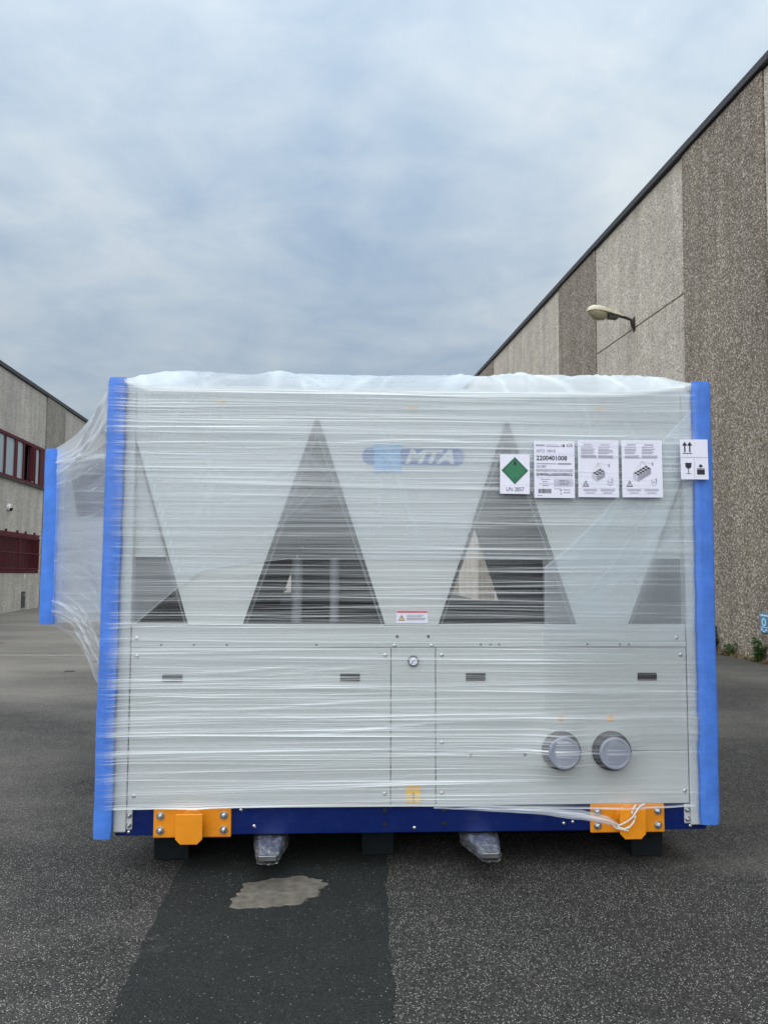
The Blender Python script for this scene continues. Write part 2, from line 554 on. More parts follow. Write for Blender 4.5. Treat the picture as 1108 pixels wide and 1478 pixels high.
def sheet(name, mat, P, fold, U, V, parent=None, mw=None, smooth=True):
    """grid mesh from an array of points (rows, cols, 3) with a "fold" attribute and metre UVs"""
    nr, nc = P.shape[:2]
    idx = np.arange(nr * nc).reshape(nr, nc)
    q = np.stack([idx[:-1, :-1], idx[:-1, 1:], idx[1:, 1:], idx[1:, :-1]], -1).reshape(-1, 4)
    me = bpy.data.meshes.new(name)
    me.vertices.add(nr * nc)
    me.vertices.foreach_set('co', P.reshape(-1).astype(np.float32))
    me.loops.add(q.size)
    me.loops.foreach_set('vertex_index', q.reshape(-1).astype(np.int32))
    me.polygons.add(len(q))
    me.polygons.foreach_set('loop_start', np.arange(0, q.size, 4, dtype=np.int32))
    me.update(calc_edges=True)
    at = me.attributes.new('fold', 'FLOAT', 'POINT')
    at.data.foreach_set('value', fold.reshape(-1).astype(np.float32))
    uvl = me.uv_layers.new(name='UVMap')
    uv = np.stack([U.reshape(-1)[q.reshape(-1)], V.reshape(-1)[q.reshape(-1)]], -1)
    uvl.data.foreach_set('uv', uv.reshape(-1).astype(np.float32))
    me.validate()
    if smooth:
        me.shade_smooth()
    me.materials.append(mat)
    o = bpy.data.objects.new(name, me)
    COL.objects.link(o)
    if parent:
        o.parent = parent
    if mw is not None:
        o.matrix_world = mw
    return o


rng = np.random.default_rng(11)


def ruche(U, V, n, vlo, vhi, wlo, whi, llo, lhi, ulo, uhi, slope=0.012, curve=0.01):
    """sum of long thin tapering creases running along U"""
    H = np.zeros_like(U)
    for _ in range(n):
        v0 = rng.uniform(vlo, vhi); u0 = rng.uniform(ulo, uhi)
        wd = wlo * (whi / wlo) ** (rng.random() ** 1.7)
        L = rng.uniform(llo, lhi)
        a = rng.uniform(0.25, 1.0) ** 1.6
        sl = rng.normal(0, slope); cv = rng.normal(0, curve)
        t = (U - u0) / L
        win = np.clip(1 - t * t, 0, 1) ** 0.7
        d = (V - v0 - sl * (U - u0) - cv * t * t) / (wd * (0.55 + 0.45 * win))
        H += a * win * np.exp(-d * d)
    return H


def smooth_noise(U, V, su, sv, seed):
    r = np.random.default_rng(seed)
    n = 40
    G = r.random((n, n))
    x = (U * su + 100) % (n - 1); y = (V * sv + 100) % (n - 1)
    i = np.floor(x).astype(int); j = np.floor(y).astype(int)
    fx = x - i; fy = y - j
    fx = fx * fx * (3 - 2 * fx); fy = fy * fy * (3 - 2 * fy)
    i1 = (i + 1) % n; j1 = (j + 1) % n
    return (G[i, j] * (1 - fx) + G[i1, j] * fx) * (1 - fy) + (G[i, j1] * (1 - fx) + G[i1, j1] * fx) * fy


# ================================================================ GROUND
m = MB()
m.add([(-900, -300, 0), (900, -300, 0), (900, 1500, 0), (-900, 1500, 0)], [(0, 1, 2, 3)])
tag(m.build('asphalt_yard', M['asphalt']), kind='structure')
# darker newer strip running under the machine, slightly ragged edges
m = MB()
rows = 260
for i in range(rows + 1):
    y = -4 + 16 * i / rows
    j1 = 0.016 * noise.noise((y * 3, 1.3, 0)) + 0.016 * noise.noise((y * 21, 1.3, 4))
    j2 = 0.016 * noise.noise((y * 3, 7.3, 0)) + 0.016 * noise.noise((y * 21, 5.3, 4))
    m.v += [(-0.72 - 0.070 * y + j1, y, 0.004), (0.10 - 0.0225 * y + j2, y, 0.004)]
for i in range(rows):
    m.f.append((2 * i, 2 * i + 1, 2 * i + 3, 2 * i + 2))
tag(m.build('asphalt_strip', M['asphalt_new']), kind='structure')
# cement patch
m = MB()
ring = []
for i in range(72):
    a = 2 * math.pi * i / 72
    ca, sa = math.cos(a), math.sin(a)
    se = (abs(ca) ** 3.0 + abs(sa) ** 3.0) ** (-1 / 3.0)
    r = se * (1 + 0.20 * noise.noise((ca * 2.2, sa * 2.2, 3)) + 0.13 * noise.noise((ca * 6, sa * 6, 9)) + 0.08 * noise.noise((ca * 17, sa * 17, 4)))
    ring.append((-0.475 + 0.185 * r * ca + 0.02 * sa, 3.63 + 0.155 * r * sa + 0.035 * ca, 0.0085))
m.add(ring + [(p[0] * 1.0 + (p[0] + 0.475) * 0.035, p[1] + (p[1] - 3.63) * 0.035, 0.0042) for p in ring],
      [tuple(range(72))] + [(i, (i + 1) % 72, 72 + (i + 1) % 72, 72 + i) for i in range(72)])
tag(m.build('cement_patch', M['cement']), kind='structure')
# pale joint across the yard on the left
m = MB()
for i in range(61):
    x = -22 + 20 * i / 60
    j = 0.02 * noise.noise((x * 1.7, 0, 0)); wd = 0.055 + 0.03 * noise.noise((x * 2.3, 4, 0))
    m.v += [(x, 12.72 + j + 0.02 * (x + 6) * 0.5 - wd, 0.004), (x, 12.72 + j + 0.02 * (x + 6) * 0.5 + wd, 0.004)]
for i in range(60):
    m.f.append((2 * i, 2 * i + 1, 2 * i + 3, 2 * i + 2))
tag(m.build('paving_joint', M['joint']), kind='structure')

# ================================================================ RIGHT BUILDING
yaw = math.atan(99 / 1110)
RB = Matrix.Translation((5.953, 12.042, 0)) @ Matrix.Rotation(yaw, 4, 'Z') @ Matrix.Rotation(R(0.93), 4, 'X')
b = empty('factory_building', RB, 'tall windowless factory wall of pebbledash concrete panels on the right', 'building')


def wall_panels(parent, spans, ztop, side, groove=None):
    """spans: (y0, y1, material key, recess); outer face at local x = recess*side; side +1 = building lies at +x"""
    for y0, y1, mk, rec in spans:
        cuts = [-1.6] + ([groove] if groove and mk.startswith('light') else []) + [ztop]
        for z0, z1 in zip(cuts[:-1], cuts[1:]):
            xa, xb = sorted((side * rec, side * 0.35))
            MB().box(xa, xb, y0 + 0.006, y1 - 0.006, z0 + (0.022 if z0 > 0 else 0), z1).build('wall_panel', M[mk], parent, 0.012)


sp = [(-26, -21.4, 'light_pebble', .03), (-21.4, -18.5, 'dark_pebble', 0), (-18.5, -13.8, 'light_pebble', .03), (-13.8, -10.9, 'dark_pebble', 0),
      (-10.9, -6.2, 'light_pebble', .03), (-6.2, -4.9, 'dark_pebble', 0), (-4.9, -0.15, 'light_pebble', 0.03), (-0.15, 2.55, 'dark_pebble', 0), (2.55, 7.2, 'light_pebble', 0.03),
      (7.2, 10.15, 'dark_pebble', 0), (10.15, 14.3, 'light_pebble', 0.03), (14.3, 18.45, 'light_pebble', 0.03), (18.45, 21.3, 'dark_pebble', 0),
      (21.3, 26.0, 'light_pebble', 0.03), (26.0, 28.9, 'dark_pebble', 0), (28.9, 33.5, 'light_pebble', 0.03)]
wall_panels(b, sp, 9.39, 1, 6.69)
box('wall_core', M['seam'], b, 0.14, 20, -25.9, 33.4, -1.6, 9.36)
box('roof', M['roof'], b, 0.36, 20, -25.95, 33.45, 9.361, 9.40)
for i in range(10):
    y0 = -26 + i * 5.95
    box('coping', M['coping'], b, -0.055, 0.42, y0 + 0.003, y0 + 5.947, 9.405, 9.54, bevel=0.01)

# wall lamp
LP = RB @ Matrix.Translation((0.03, 4.9, 6.78))
lamp = empty('wall_lamp', LP, 'cream street lamp head on a rusty arm fixed to the factory wall', 'lamp')
MB().box(-0.012, -0.002, -0.06, 0.06, -0.16, 0.17).build('wall_plate', M['rust'], lamp, 0.004)
MB().tube([(-0.012, 0, -0.08), (-0.05, 0, -0.04), (-0.07, 0, 0.1), (-0.2, 0, 0.15), (-0.45, 0, 0.21)], 0.032, 10).build('arm', M['rust'], lamp, smooth=True)
# shell: lofted half-ellipse sections along -x
vs, fs = [], []
prof = [(-0.26, 0.045, 0.05, 0.165), (-0.34, 0.075, 0.085, 0.18), (-0.5, 0.105, 0.11, 0.205), (-0.66, 0.14, 0.14, 0.235), (-0.82, 0.16, 0.16, 0.26),
        (-0.95, 0.15, 0.15, 0.27), (-1.03, 0.11, 0.11, 0.27), (-1.075, 0.045, 0.06, 0.265)]
n = 18
for x, hw, hh, zb in prof:
    for i in range(n):
        a = math.pi * i / (n - 1)
        vs.append((x, hw * math.cos(a), zb + hh * math.sin(a) * 0.92))
for k in range(len(prof) - 1):
    for i in range(n):
        j = (i + 1) % n
        fs.append((k * n + i, k * n + j, (k + 1) * n + j, (k + 1) * n + i))
fs += [tuple(range(n)), tuple(range(len(prof) * n - 1, (len(prof) - 1) * n - 1, -1))]
MB().add(vs, fs).build('lamp_shell', M['lamp_shell'], lamp, smooth=True)
vs, fs = [], []
for k in range(9):
    t = k / 8
    for i in range(20):
        a = 2 * math.pi * i / 20
        rr = math.sqrt(max(0, 1 - t * t)) if k < 8 else 0.05
        vs.append((-0.835 + 0.225 * rr * math.cos(a) + 0.03 * t, 0.148 * rr * math.sin(a), 0.252 - 0.185 * t - 0.07 * 0.0 + (-0.045 * -math.cos(a) * rr * 0.0) + 0.055 * (-(0.225 * rr * math.cos(a)) / 0.5)))
for k in range(8):
    for i in range(20):
        j = (i + 1) % 20
        fs.append((k * 20 + i, k * 20 + j, (k + 1) * 20 + j, (k + 1) * 20 + i))
fs += [tuple(range(20)), tuple(range(179, 159, -1))]
MB().add(vs, fs).build('glass_bowl', M['lamp_bowl'], lamp, smooth=True)
MB().prism([(-0.61, 0.115), (-0.40, 0.10), (-0.33, 0.165), (-0.60, 0.20)], -0.075, 0.075).build('gear_box', M['coping'], lamp, 0.008)
MB().box(-0.585, -0.572, -0.135, 0.135, 0.215, 0.352).build('hinge_strap', M['lamp_shell'], lamp)

# blue notice near the ground at the right edge
sg = empty('wall_notice', RB @ Matrix.Translation((-0.004, 0.0, 0.46)), 'small blue notice with a pale oval low on the factory wall', 'notice')
box('notice_board', M['sign_blue'], sg, -0.018, 0.0, -0.22, 0.17, 0, 0.31, bevel=0.004)


def yz(poly, x, name, mat, parent):
    return MB().add([(x, a, c) for a, c in poly], [tuple(range(len(poly)))]).build(name, mat, parent)


yz([(0.06 + 0.062 * math.cos(t * math.pi / 12), 0.165 + 0.065 * math.sin(t * math.pi / 12)) for t in range(24)], -0.0195, 'oval', M['sign_pale'], sg)
yz([(0.06 + 0.026 * math.cos(t * math.pi / 12), 0.165 + 0.045 * math.sin(t * math.pi / 12)) for t in range(24)], -0.0205, 'oval_centre', M['sign_blue'], sg)
yz([(-0.2, 0.255), (0.15, 0.255), (0.15, 0.283), (-0.2, 0.283)], -0.0195, 'heading_bar', M['sign_pale'], sg)
yz([(-0.2, 0.078), (0.15, 0.078), (0.15, 0.09), (-0.2, 0.09)], -0.0195, 'rule', M['sign_pale'], sg)
for a, c in ((0.12, 0.045), (0.06, 0.02), (0.0, 0.045), (-0.08, 0.03)):
    yz([(a - .025, c - .014), (a + .025, c - .014), (a + .025, c + .014), (a - .025, c + .014)], -0.0195, 'mark', M['sign_pale'], sg)


# weeds at the foot of the wall
def weed(y, h, nl, label, spread, seed):
    r = random.Random(seed)
    t = empty('weed_plant', RB @ Matrix.Translation((-0.07, y, 0.0)), label, 'weed', 'weeds at the foot of the factory wall')
    st = MB()
    lf = MB()
    for s_ in range(max(3, nl // 22)):
        dx, dy = r.uniform(-.04, .03), r.uniform(-spread, spread)
        hh = h * r.uniform(0.55, 1.0)
        top = Vector((dx * 2 - 0.03, dy * 1.6, hh))
        pts = [Vector((dx * .4, dy * .5, -0.03)), Vector((dx, dy, hh * .5)), top]
        st.tube(pts, [0.006, 0.005, 0.003], 5)
        for q in range(22):
            f = r.uniform(0.12, 1.0)
            p = pts[0].lerp(pts[1], f * 2) if f < .5 else pts[1].lerp(pts[2], f * 2 - 1)
            a = r.uniform(0, 6.28)
            L = r.uniform(0.06, 0.135) * (1.15 - 0.45 * f)
            d = Vector((math.cos(a), math.sin(a), r.uniform(-.3, .6))).normalized()
            sd_ = d.cross(Vector((0, 0, 1))).normalized() * L * .28
            mid = p + d * L * .5 + Vector((0, 0, .012))
            lf.add([p, mid + sd_, p + d * L, mid - sd_], [(0, 1, 2, 3)])
    st.build('stem', M['leaf'], t)
    lf.build('leaves', M['leaf'], t, kind='stuff')
    return t


weed(1.45, 0.55, 150, 'tall green weed at the wall foot beside the blue foam strip', 0.10, 1)
weed(0.98, 0.26, 80, 'low bushy green weed at the wall foot, between two taller ones', 0.10, 2)
weed(0.16, 0.44, 170, 'green weed growing under the blue wall notice', 0.10, 3)
dg = MB()
for i in range(1500):
    y = rnd.choice((rnd.gauss(1.25, .22), rnd.gauss(0.1, .30), rnd.uniform(-1, 3), rnd.uniform(-3, 9)))
    x = -rnd.random() ** 2 * 0.14 - 0.01
    L = rnd.uniform(.05, .17); a = rnd.uniform(0, 6.28)
    p = Vector((x, y, -0.01)); q = p + Vector((math.cos(a) * L * .8, math.sin(a) * L * .8, L * rnd.uniform(.2, .8)))
    s_ = Vector((-math.sin(a), math.cos(a), 0)) * .004
    dg.add([p - s_, p + s_, q], [(0, 1, 2)])
o = dg.build('dry_grass', M['straw'])
o.matrix_world = RB
tag(o, 'dry brown grass along the foot of the factory wall', 'grass', kind='stuff')

# ================================================================ LEFT BUILDING
LB = Matrix.Translation((-11.497, 23.213, 0)) @ Matrix.Rotation(yaw, 4, 'Z') @ Matrix.Rotation(R(-0.75), 4, 'X')
lb = empty('office_building', LB, 'low grey factory building with dark red window frames on the left', 'building')


def lpanel(y0, y1, z0, z1, mk, rec=0.0):
    MB().box(-0.3, -rec, y0 + .006, y1 - .006, z0, z1).build('wall_panel', M[mk], lb, 0.01)


W0 = -9.6
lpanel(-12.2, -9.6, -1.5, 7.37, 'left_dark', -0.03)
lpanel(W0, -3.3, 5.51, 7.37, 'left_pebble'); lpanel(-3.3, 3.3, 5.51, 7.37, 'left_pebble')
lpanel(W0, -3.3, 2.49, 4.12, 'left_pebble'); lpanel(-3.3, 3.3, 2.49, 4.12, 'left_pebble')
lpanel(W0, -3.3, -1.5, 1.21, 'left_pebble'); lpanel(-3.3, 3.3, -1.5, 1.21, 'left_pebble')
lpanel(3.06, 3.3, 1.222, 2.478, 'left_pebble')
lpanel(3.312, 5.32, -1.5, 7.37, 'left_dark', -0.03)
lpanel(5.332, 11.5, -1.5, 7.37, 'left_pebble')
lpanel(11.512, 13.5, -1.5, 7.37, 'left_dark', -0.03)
box('wall_core', M['dark_room'], lb, -12, -0.34, -12.1, 13.4, -1.5, 7.34)
box('roof', M['roof'], lb, -12, -0.31, -12.15, 13.45, 7.345, 7.38)
for i in range(5):
    box('coping', M['coping'], lb, -0.36, 0.06, -12.2 + i * 5.14 + .003, -12.2 + (i + 1) * 5.14 - .003, 7.385, 7.51, bevel=0.01)
# upper ribbon window
win = MB().box(-0.29, 0.02, W0, 3.24, 5.40, 5.505).box(-0.29, 0.02, W0, 3.24, 4.125, 4.22).box(-0.29, 0.018, 2.86, 3.24, 4.2205, 5.3995).build('ribbon_window', M['red_frame'], lb, 0.008)
MB().box(-0.02, 0.075, W0, 3.26, 4.085, 4.122).build('sill', M['coping'], win, 0.005)
mull = [-9.6, -7.7, -5.8, -3.9, -3.72, -1.55, -0.1, 0.70, 1.40, 2.07, 2.42, 2.86]
for y0, y1 in zip(mull[:-1], mull[1:]):
    if y1 - y0 < 0.3:
        continue
    MB().box(-0.07, 0.012, y0 - .035, y0 + (.06 if abs(y0 - .70) > .01 else .16), 4.2205, 5.3995).build('mullion', M['red_frame'], win, 0.005)
    if abs(y0 - 1.40) < .01:
        continue           # the opened casement: a dark gap
    MB().box(-0.035, -0.028, y0 + (.062 if abs(y0 - .70) > .01 else .162), y1 - .037, 4.2205, 5.3995).build('pane', M['glass'], win)
    MB().box(-0.14, -0.13, y0 + .062, y1 - .037, 4.23, 5.39).build('blind', M['curtain'], win)
MB().box(-0.06, 0.10, 2.03, 2.065, 4.24, 5.38).build('open_sash', M['red_frame'], win, 0.005)
# lower barred window
bw = MB().box(-0.29, 0.015, W0, 3.055, 2.36, 2.487).box(-0.29, 0.015, W0, 3.055, 1.213, 1.33).box(-0.29, 0.013, 2.95, 3.055, 1.3305, 2.3595).build('barred_window', M['red_frame'], lb, 0.008)
box('shutter', M['red_back'], bw, -0.22, -0.2, W0 + .01, 2.94, 1.34, 2.35)
gr = MB()
for i in range(104):
    y = W0 + 0.08 + i * 0.12
    gr.box(0.055, 0.071, y - .008, y + .008, 1.36, 2.33)
gr.build('grille_bars', M['red_frame'], bw, kind='stuff')
for z in (1.36, 1.85, 2.33):
    MB().box(0.0715, 0.083, W0 + .03, 2.93, z - .018, z + .018).build('grille_rail', M['red_frame'], bw)
for y in (2.9, 1.25, 1.15, -1.0, -3.2):
    MB().box(0.04, 0.07, y - .025, y + .025, 1.342, 2.348).build('grille_post', M['red_frame'], bw)
for y in (0.15, 1.05, 1.75, 2.55):
    MB().box(0.0, 0.05, y - .03, y + .03, 2.4875, 2.56).build('bracket', M['red_frame'], bw)
# small fittings on the facade
t = empty('wall_camera', LB @ Matrix.Translation((0.0, 0.29, 3.2)), 'small white dome camera on the grey wall between the two windows', 'camera')
MB().lathe([(0.10, 0.0), (0.115, 0.03), (0.11, 0.07), (0.07, 0.085)], (0.0, 0, 0.02), 'x', 20).build('housing', M['white_paint'], t, smooth=True)
MB().lathe([(0.075, 0.0), (0.07, -0.05), (0.045, -0.085), (0.01, -0.10)], (0.075, 0, 0.0), 'z', 18).build('dome', M['black'], t, smooth=True)
t = empty('wall_outlet', LB @ Matrix.Translation((0, 1.78, 0.1)), 'dark upright metal cover low on the grey wall', 'wall cover')
MB().box(0.0, 0.035, -0.13, 0.13, 0.0, 0.52).build('cover', M['rubber'], t, 0.008)
MB().box(0.035, 0.05, -0.03, 0.03, 0.38, 0.44).build('latch', M['steel'], t, 0.004)
t = empty('wall_tag', LB @ Matrix.Translation((0, 1.88, 1.02)), 'small white tag on the grey wall under the barred window', 'tag')
MB().box(0.0, 0.012, -0.06, 0.06, 0, 0.17).build('plate', M['white_paint'], t, 0.004)
MB().box(0.012, 0.018, -0.035, 0.035, 0.02, 0.05).build('clip', M['grey_ink'], t)

# ================================================================ CHILLER
CH = Matrix.Translation((0.1258, 3.88, 0)) @ Matrix.Rotation(R(2.5), 4, 'Z')
ch = empty('chiller_unit', CH, 'large pale grey industrial chiller on a navy base, packed in film in the yard', 'chiller')
P = M['panel']
# base
bf = MB().box(-1.425, 1.496, 0.012, 0.07, 0.182, 0.312).box(-1.425, 1.496, 4.43, 4.5, 0.182, 0.312)
bf.box(-1.425, -1.36, 0.0705, 4.4295, 0.182, 0.312).box(1.43, 1.496, 0.0705, 4.4295, 0.182, 0.312)
bf = bf.build('base_frame', M['navy'], ch, 0.004)
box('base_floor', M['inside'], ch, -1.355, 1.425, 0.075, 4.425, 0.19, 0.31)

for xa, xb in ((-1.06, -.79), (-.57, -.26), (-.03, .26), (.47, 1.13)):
    box('under_blocker', M['blocker'], ch, xa, xb, .38, 4.3, .045, .1895)  # added boxes, not machine parts: they cut light and blacken the gap


def screw(x, z, y, r=0.006, mat='steel', name='screw', par=ch):
    return MB().lathe([(r, 0.0), (r, -0.003), (r * .55, -0.0055)], (x, y, z), 'y', 10).build(name, M[mat], par, smooth=True)


for x, z, mk in ((-0.755, 0.222, 'steel'), (0.03, 0.205, 'steel'), (0.82, 0.225, 'steel'), (0.775, 0.218, 'steel'), (-1.36, 0.20, 'steel'), (1.415, 0.20, 'steel'), (-0.82, 0.30, 'steel')):
    screw(x, z, 0.012, 0.0085, mk, 'rivet', bf)
for x in (-0.115, 0.175):
    for z in (0.225, 0.29):
        MB().lathe([(0.011, 0), (0.011, -0.003)], (x, 0.012, z), 'y', 12).build('plug', M['black'], bf)


def bolt(par, x, z, y, r=0.016):
    q = MB().lathe([(r * 1.25, 0), (r * 1.25, -0.004)], (x, y, z), 'y', 16)
    q.lathe([(r * .82, -0.0042), (r * .82, -0.013), (r * .6, -0.016)], (x, y, z), 'y', 6)
    q.lathe([(r * .36, -0.0162), (r * .36, -0.026)], (x, y, z), 'y', 10)
    return q.build('bolt', M['steel'], par, 0.0008)


for x0 in (-1.24, 0.905):
    sgn = 1
    pl = MB().prism([(x0, .174), (x0 + .375, .174), (x0 + .375, .314), (x0, .314)], -0.002, 0.0115).build('lifting_lug', M['orange'], ch, 0.006)
    for dx in (0.035, 0.34):
        for dz in (0.036, 0.105):
            bolt(pl, x0 + dx, .174 + dz, -0.002)
    cx = x0 + .187
    MB().lathe([(0.052, 0.0), (0.052, -0.063)], (cx, -0.0025, 0.25), 'y', 28).build('stub', M['orange'], pl, smooth=True)
    hw, z0, z1, c = 0.0635, 0.168, 0.308, 0.024
    MB().prism([(cx - hw + c, z0), (cx + hw - c, z0), (cx + hw, z0 + c), (cx + hw, z1), (cx - hw, z1), (cx - hw, z0 + c)], -0.078, -0.066).build('end_plate', M['orange'], pl, 0.002)
    # weld bead between stub and plate
    MB().lathe([(0.060, -0.0025), (0.053, -0.011)], (cx, 0, 0.25), 'y', 28).build('weld', M['orange'], pl, smooth=True)

# corner posts with brackets
for x0, x1, zb in ((-1.432, -1.3705, 0.203), (1.4115, 1.478, 0.208)):
    po = MB().box(x0, x1, -0.004, 0.06, zb, 2.388).build('corner_post', P, ch, 0.006)
    xi = x1 + .0 if x0 < 0 else x0
    bx0, bx1 = (x1 + .0005, x1 + .029) if x0 < 0 else (x0 - .029, x0 - .0005)
    br = MB().box(bx0, bx1, 0.002, 0.0115, 0.214, 0.309).build('bracket', P, po, 0.004)
    for z in (0.237, 0.282):
        bolt(po, (bx0 + bx1) / 2, z, 0.002, 0.0105)
    MB().box(x0, x1, 2.93, 3.0, zb, 2.388).build('corner_post', P, ch, 0.006)

# lower doors
LZ0, LZ1 = 0.3145, 1.0875
d1 = box('left_door', P, ch, -1.366, -0.0905, 0.0, 0.02, LZ0, LZ1, bevel=0.0025)
d1.name = 'door'
d2 = box('service_panel', P, ch, -0.0865, 0.1325, 0.0, 0.02, LZ0, LZ1, bevel=0.0025)
d3 = box('door', P, ch, 0.1365, 1.407, 0.0, 0.02, 0.574, LZ1, bevel=0.0025)
d4 = box('pipe_panel', P, ch, 0.1365, 1.407, 0.0, 0.02, LZ0, 0.572, bevel=0.0025)
box('inner_box', M['seam'], ch, -1.369, 1.4095, 0.022, 2.9, 0.3125, 1.088)
for par, x in ((d1, -1.1635), (d1, -0.292), (d3, 0.335), (d3, 1.205)):
    hnd = MB().box(x - .049, x + .049, -0.003, -0.0005, 0.922, 0.96).build('recess_handle', M['black'], par, 0.002)
    for z in (0.930, 0.9415, 0.953):
        MB().box(x - .047, x + .047, -0.008, -0.0032, z - .0028, z + .0012).build('louvre', M['rubber'], hnd)
for par, x, z in ((d1, -1.336, 1.047), (d1, -0.118, 1.05), (d1, -1.336, 0.375), (d1, -0.118, .375), (d3, .165, 1.05), (d3, 1.38, 1.05), (d3, .165, .62), (d4, .165, .375), (d4, 1.385, .375)):
    MB().lathe([(.0095, 0), (.0095, -.004), (.006, -.0065)], (x, 0, z), 'y', 12).build('latch', M['steel'], par, smooth=True)
for x in (.31, .58):
    screw(x, .558, 0, .0075, 'rubber', 'screw', d4)
# gauge
gg = MB().lathe([(.0275, -.0005), (.0275, -.012), (.024, -.013)], (.022, 0, 1.021), 'y', 36).build('pressure_gauge', M['black'], d2, smooth=True)
dial = MB().lathe([(.0195, -.0132), (.0195, -.0136)], (.022, 0, 1.021), 'y', 32).build('gauge_face', M['paper'], d2)
MB().add([(.022 - .012, -.0142, 1.021 - .012), (.022 - .009, -.0142, 1.021 - .015), (.022 + .013, -.0142, 1.021 + .011), (.022 + .011, -.0142, 1.021 + .013)], [(0, 1, 2, 3)]).build('needle', M['ink'], d2)
# yellow sticker with an arrow
ys = MB().box(-.012, .060, -.0015, -.0005, .328, .415).build('yellow_sticker', M['yellow'], d2)
q = MB().rect(.0215, .333, .0265, .367, -.0022).flat([(.016, .365), (.032, .365), (.024, .380)], -.0022)
q.build('arrow', M['ink'], d2)
q = MB()
for k in range(3):
    q.rect(-.004, .405 - k * .007, .052, .4075 - k * .007, -.0022)
q.build('small_print', M['amber'], d2)
# trim rail, band
tr = box('trim_rail', P, ch, -1.366, 1.407, -0.008, 0.02, 1.0905, 1.117, bevel=0.003)
for x in (-1.22, -1.06, -0.90, -0.46, .36, .41, .452, .90, 1.065, 1.11):
    screw(x, 1.103, -.008, .0045, 'rubber', 'screw', tr)
for x in (-.072, .114):
    screw(x, 1.098, -.008, .009, 'steel', 'screw', tr)
bd = box('band_panel', P, ch, -1.366, 1.407, 0.0, 0.02, 1.1175, 1.194, bevel=0.002)
for x in (-.058, .098):
    MB().lathe([(.0075, 0), (.0075, -.002)], (x, 0, 1.142), 'y', 14).build('plug', M['black'], bd)
for x in (-1.34, 1.36):
    screw(x, 1.135, 0, .010, 'steel', 'screw', bd)
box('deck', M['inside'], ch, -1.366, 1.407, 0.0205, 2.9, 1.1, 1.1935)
# upper V end panels
ZT, ZB = 2.2345, 1.1955
V = [([(-1.3695, ZB + .93), (-1.091, ZB), (-.826, ZB), (-.475, ZT), (-1.3695, ZT)], 'v0'),
     ([(-.456, ZT), (-.117, ZB), (.147, ZB), (.496, ZT)], 'v1'),
     ([(.512, ZT), (.850, ZB), (1.11, ZB), (1.4095, 1.96), (1.4095, ZT)], 'v2')]
vp = []
for poly, _ in V:
    # polygon must run counter clockwise; order given runs down the left, along the bottom, up the right
    vp.append(MB().prism(poly, 0.0, 0.02).build('end_panel', P, ch, 0.002))
fas = box('top_fascia', P, ch, -1.3695, 1.4095, -0.002, 0.02, 2.2355, 2.385, bevel=0.004)
box('top_plate', P, ch, -1.43, 1.476, 0.021, 2.98, 2.3885, 2.405)


def strip(x0, z0, x1, z1, wd, y0, y1, name, mat, par):
    d = Vector((x1 - x0, 0, z1 - z0)).normalized()
    nx, nz = -d.z * wd, d.x * wd
    return MB().prism([(x0, z0), (x1, z1), (x1 + nx, z1 + nz), (x0 + nx, z0 + nz)], y0, y1).build(name, mat, par)


# V coils running back through the machine, with a pale edge trim and dark seal at the front
def coil(xt, zt, xb, zb, side):
    d = Vector((xb - xt, 0, zb - zt)).normalized()
    off = 0.055 * side
    c = MB().prism([(xt, zt), (xb, zb), (xb + off, zb), (xt + off, zt)], 0.0225, 2.0).build('condenser_coil', M['coil'], ch)
    for k in range(1, 9):
        f = k / 9
        x, z = xt + (xb - xt) * f, zt + (zb - zt) * f
        MB().tube([(x - side * .012, .05, z), (x - side * .012, 1.98, z)], .006, 6).build('coil_pipe', M['rubber'], c)
    strip(xt - side * .004, zt, xb - side * .004, zb, -.008 * side, 0.0035, 0.0205, 'edge_seal', M['seam'], c)
    strip(xt - side * .013, zt - .02, xb - side * .013, zb + .004, -.007 * side, 0.0105, 0.0295, 'edge_trim', M['fin'], c)


coil(-1.372, 2.17, -1.091, ZB, 1)
coil(-.465, 2.232, -.826, ZB, -1)
coil(-.465, 2.232, -.117, ZB, 1)
coil(.502, 2.236, .147, ZB, -1)
coil(.502, 2.236, .850, ZB, 1)
coil(1.405, 1.96, 1.11, ZB, -1)
for xs in ((-1.091, -.826), (-.117, .147), (.850, 1.11)):
    box('sill_strip', P, ch, xs[0] + .003, xs[1] - .003, 2.0005, 2.02, ZB, ZB + .05)
for poly in ([(-1.3695, 1.535), (-1.19, 1.535), (-1.3695, 2.12)], [(1.4095, 1.535), (1.4095, 1.95), (1.245, 1.535)]):
    MB().prism(poly, .034, .04).build('baffle_plate', P, ch)
# horizontal lip along the foot of each opening
for a, c in ((-1.366, -1.094), (-.823, -.120), (.150, .847), (1.113, 1.407)):
    MB().box(a, c, 0.001, 0.019, 1.1945, 1.203).build('sill_lip', P, ch)
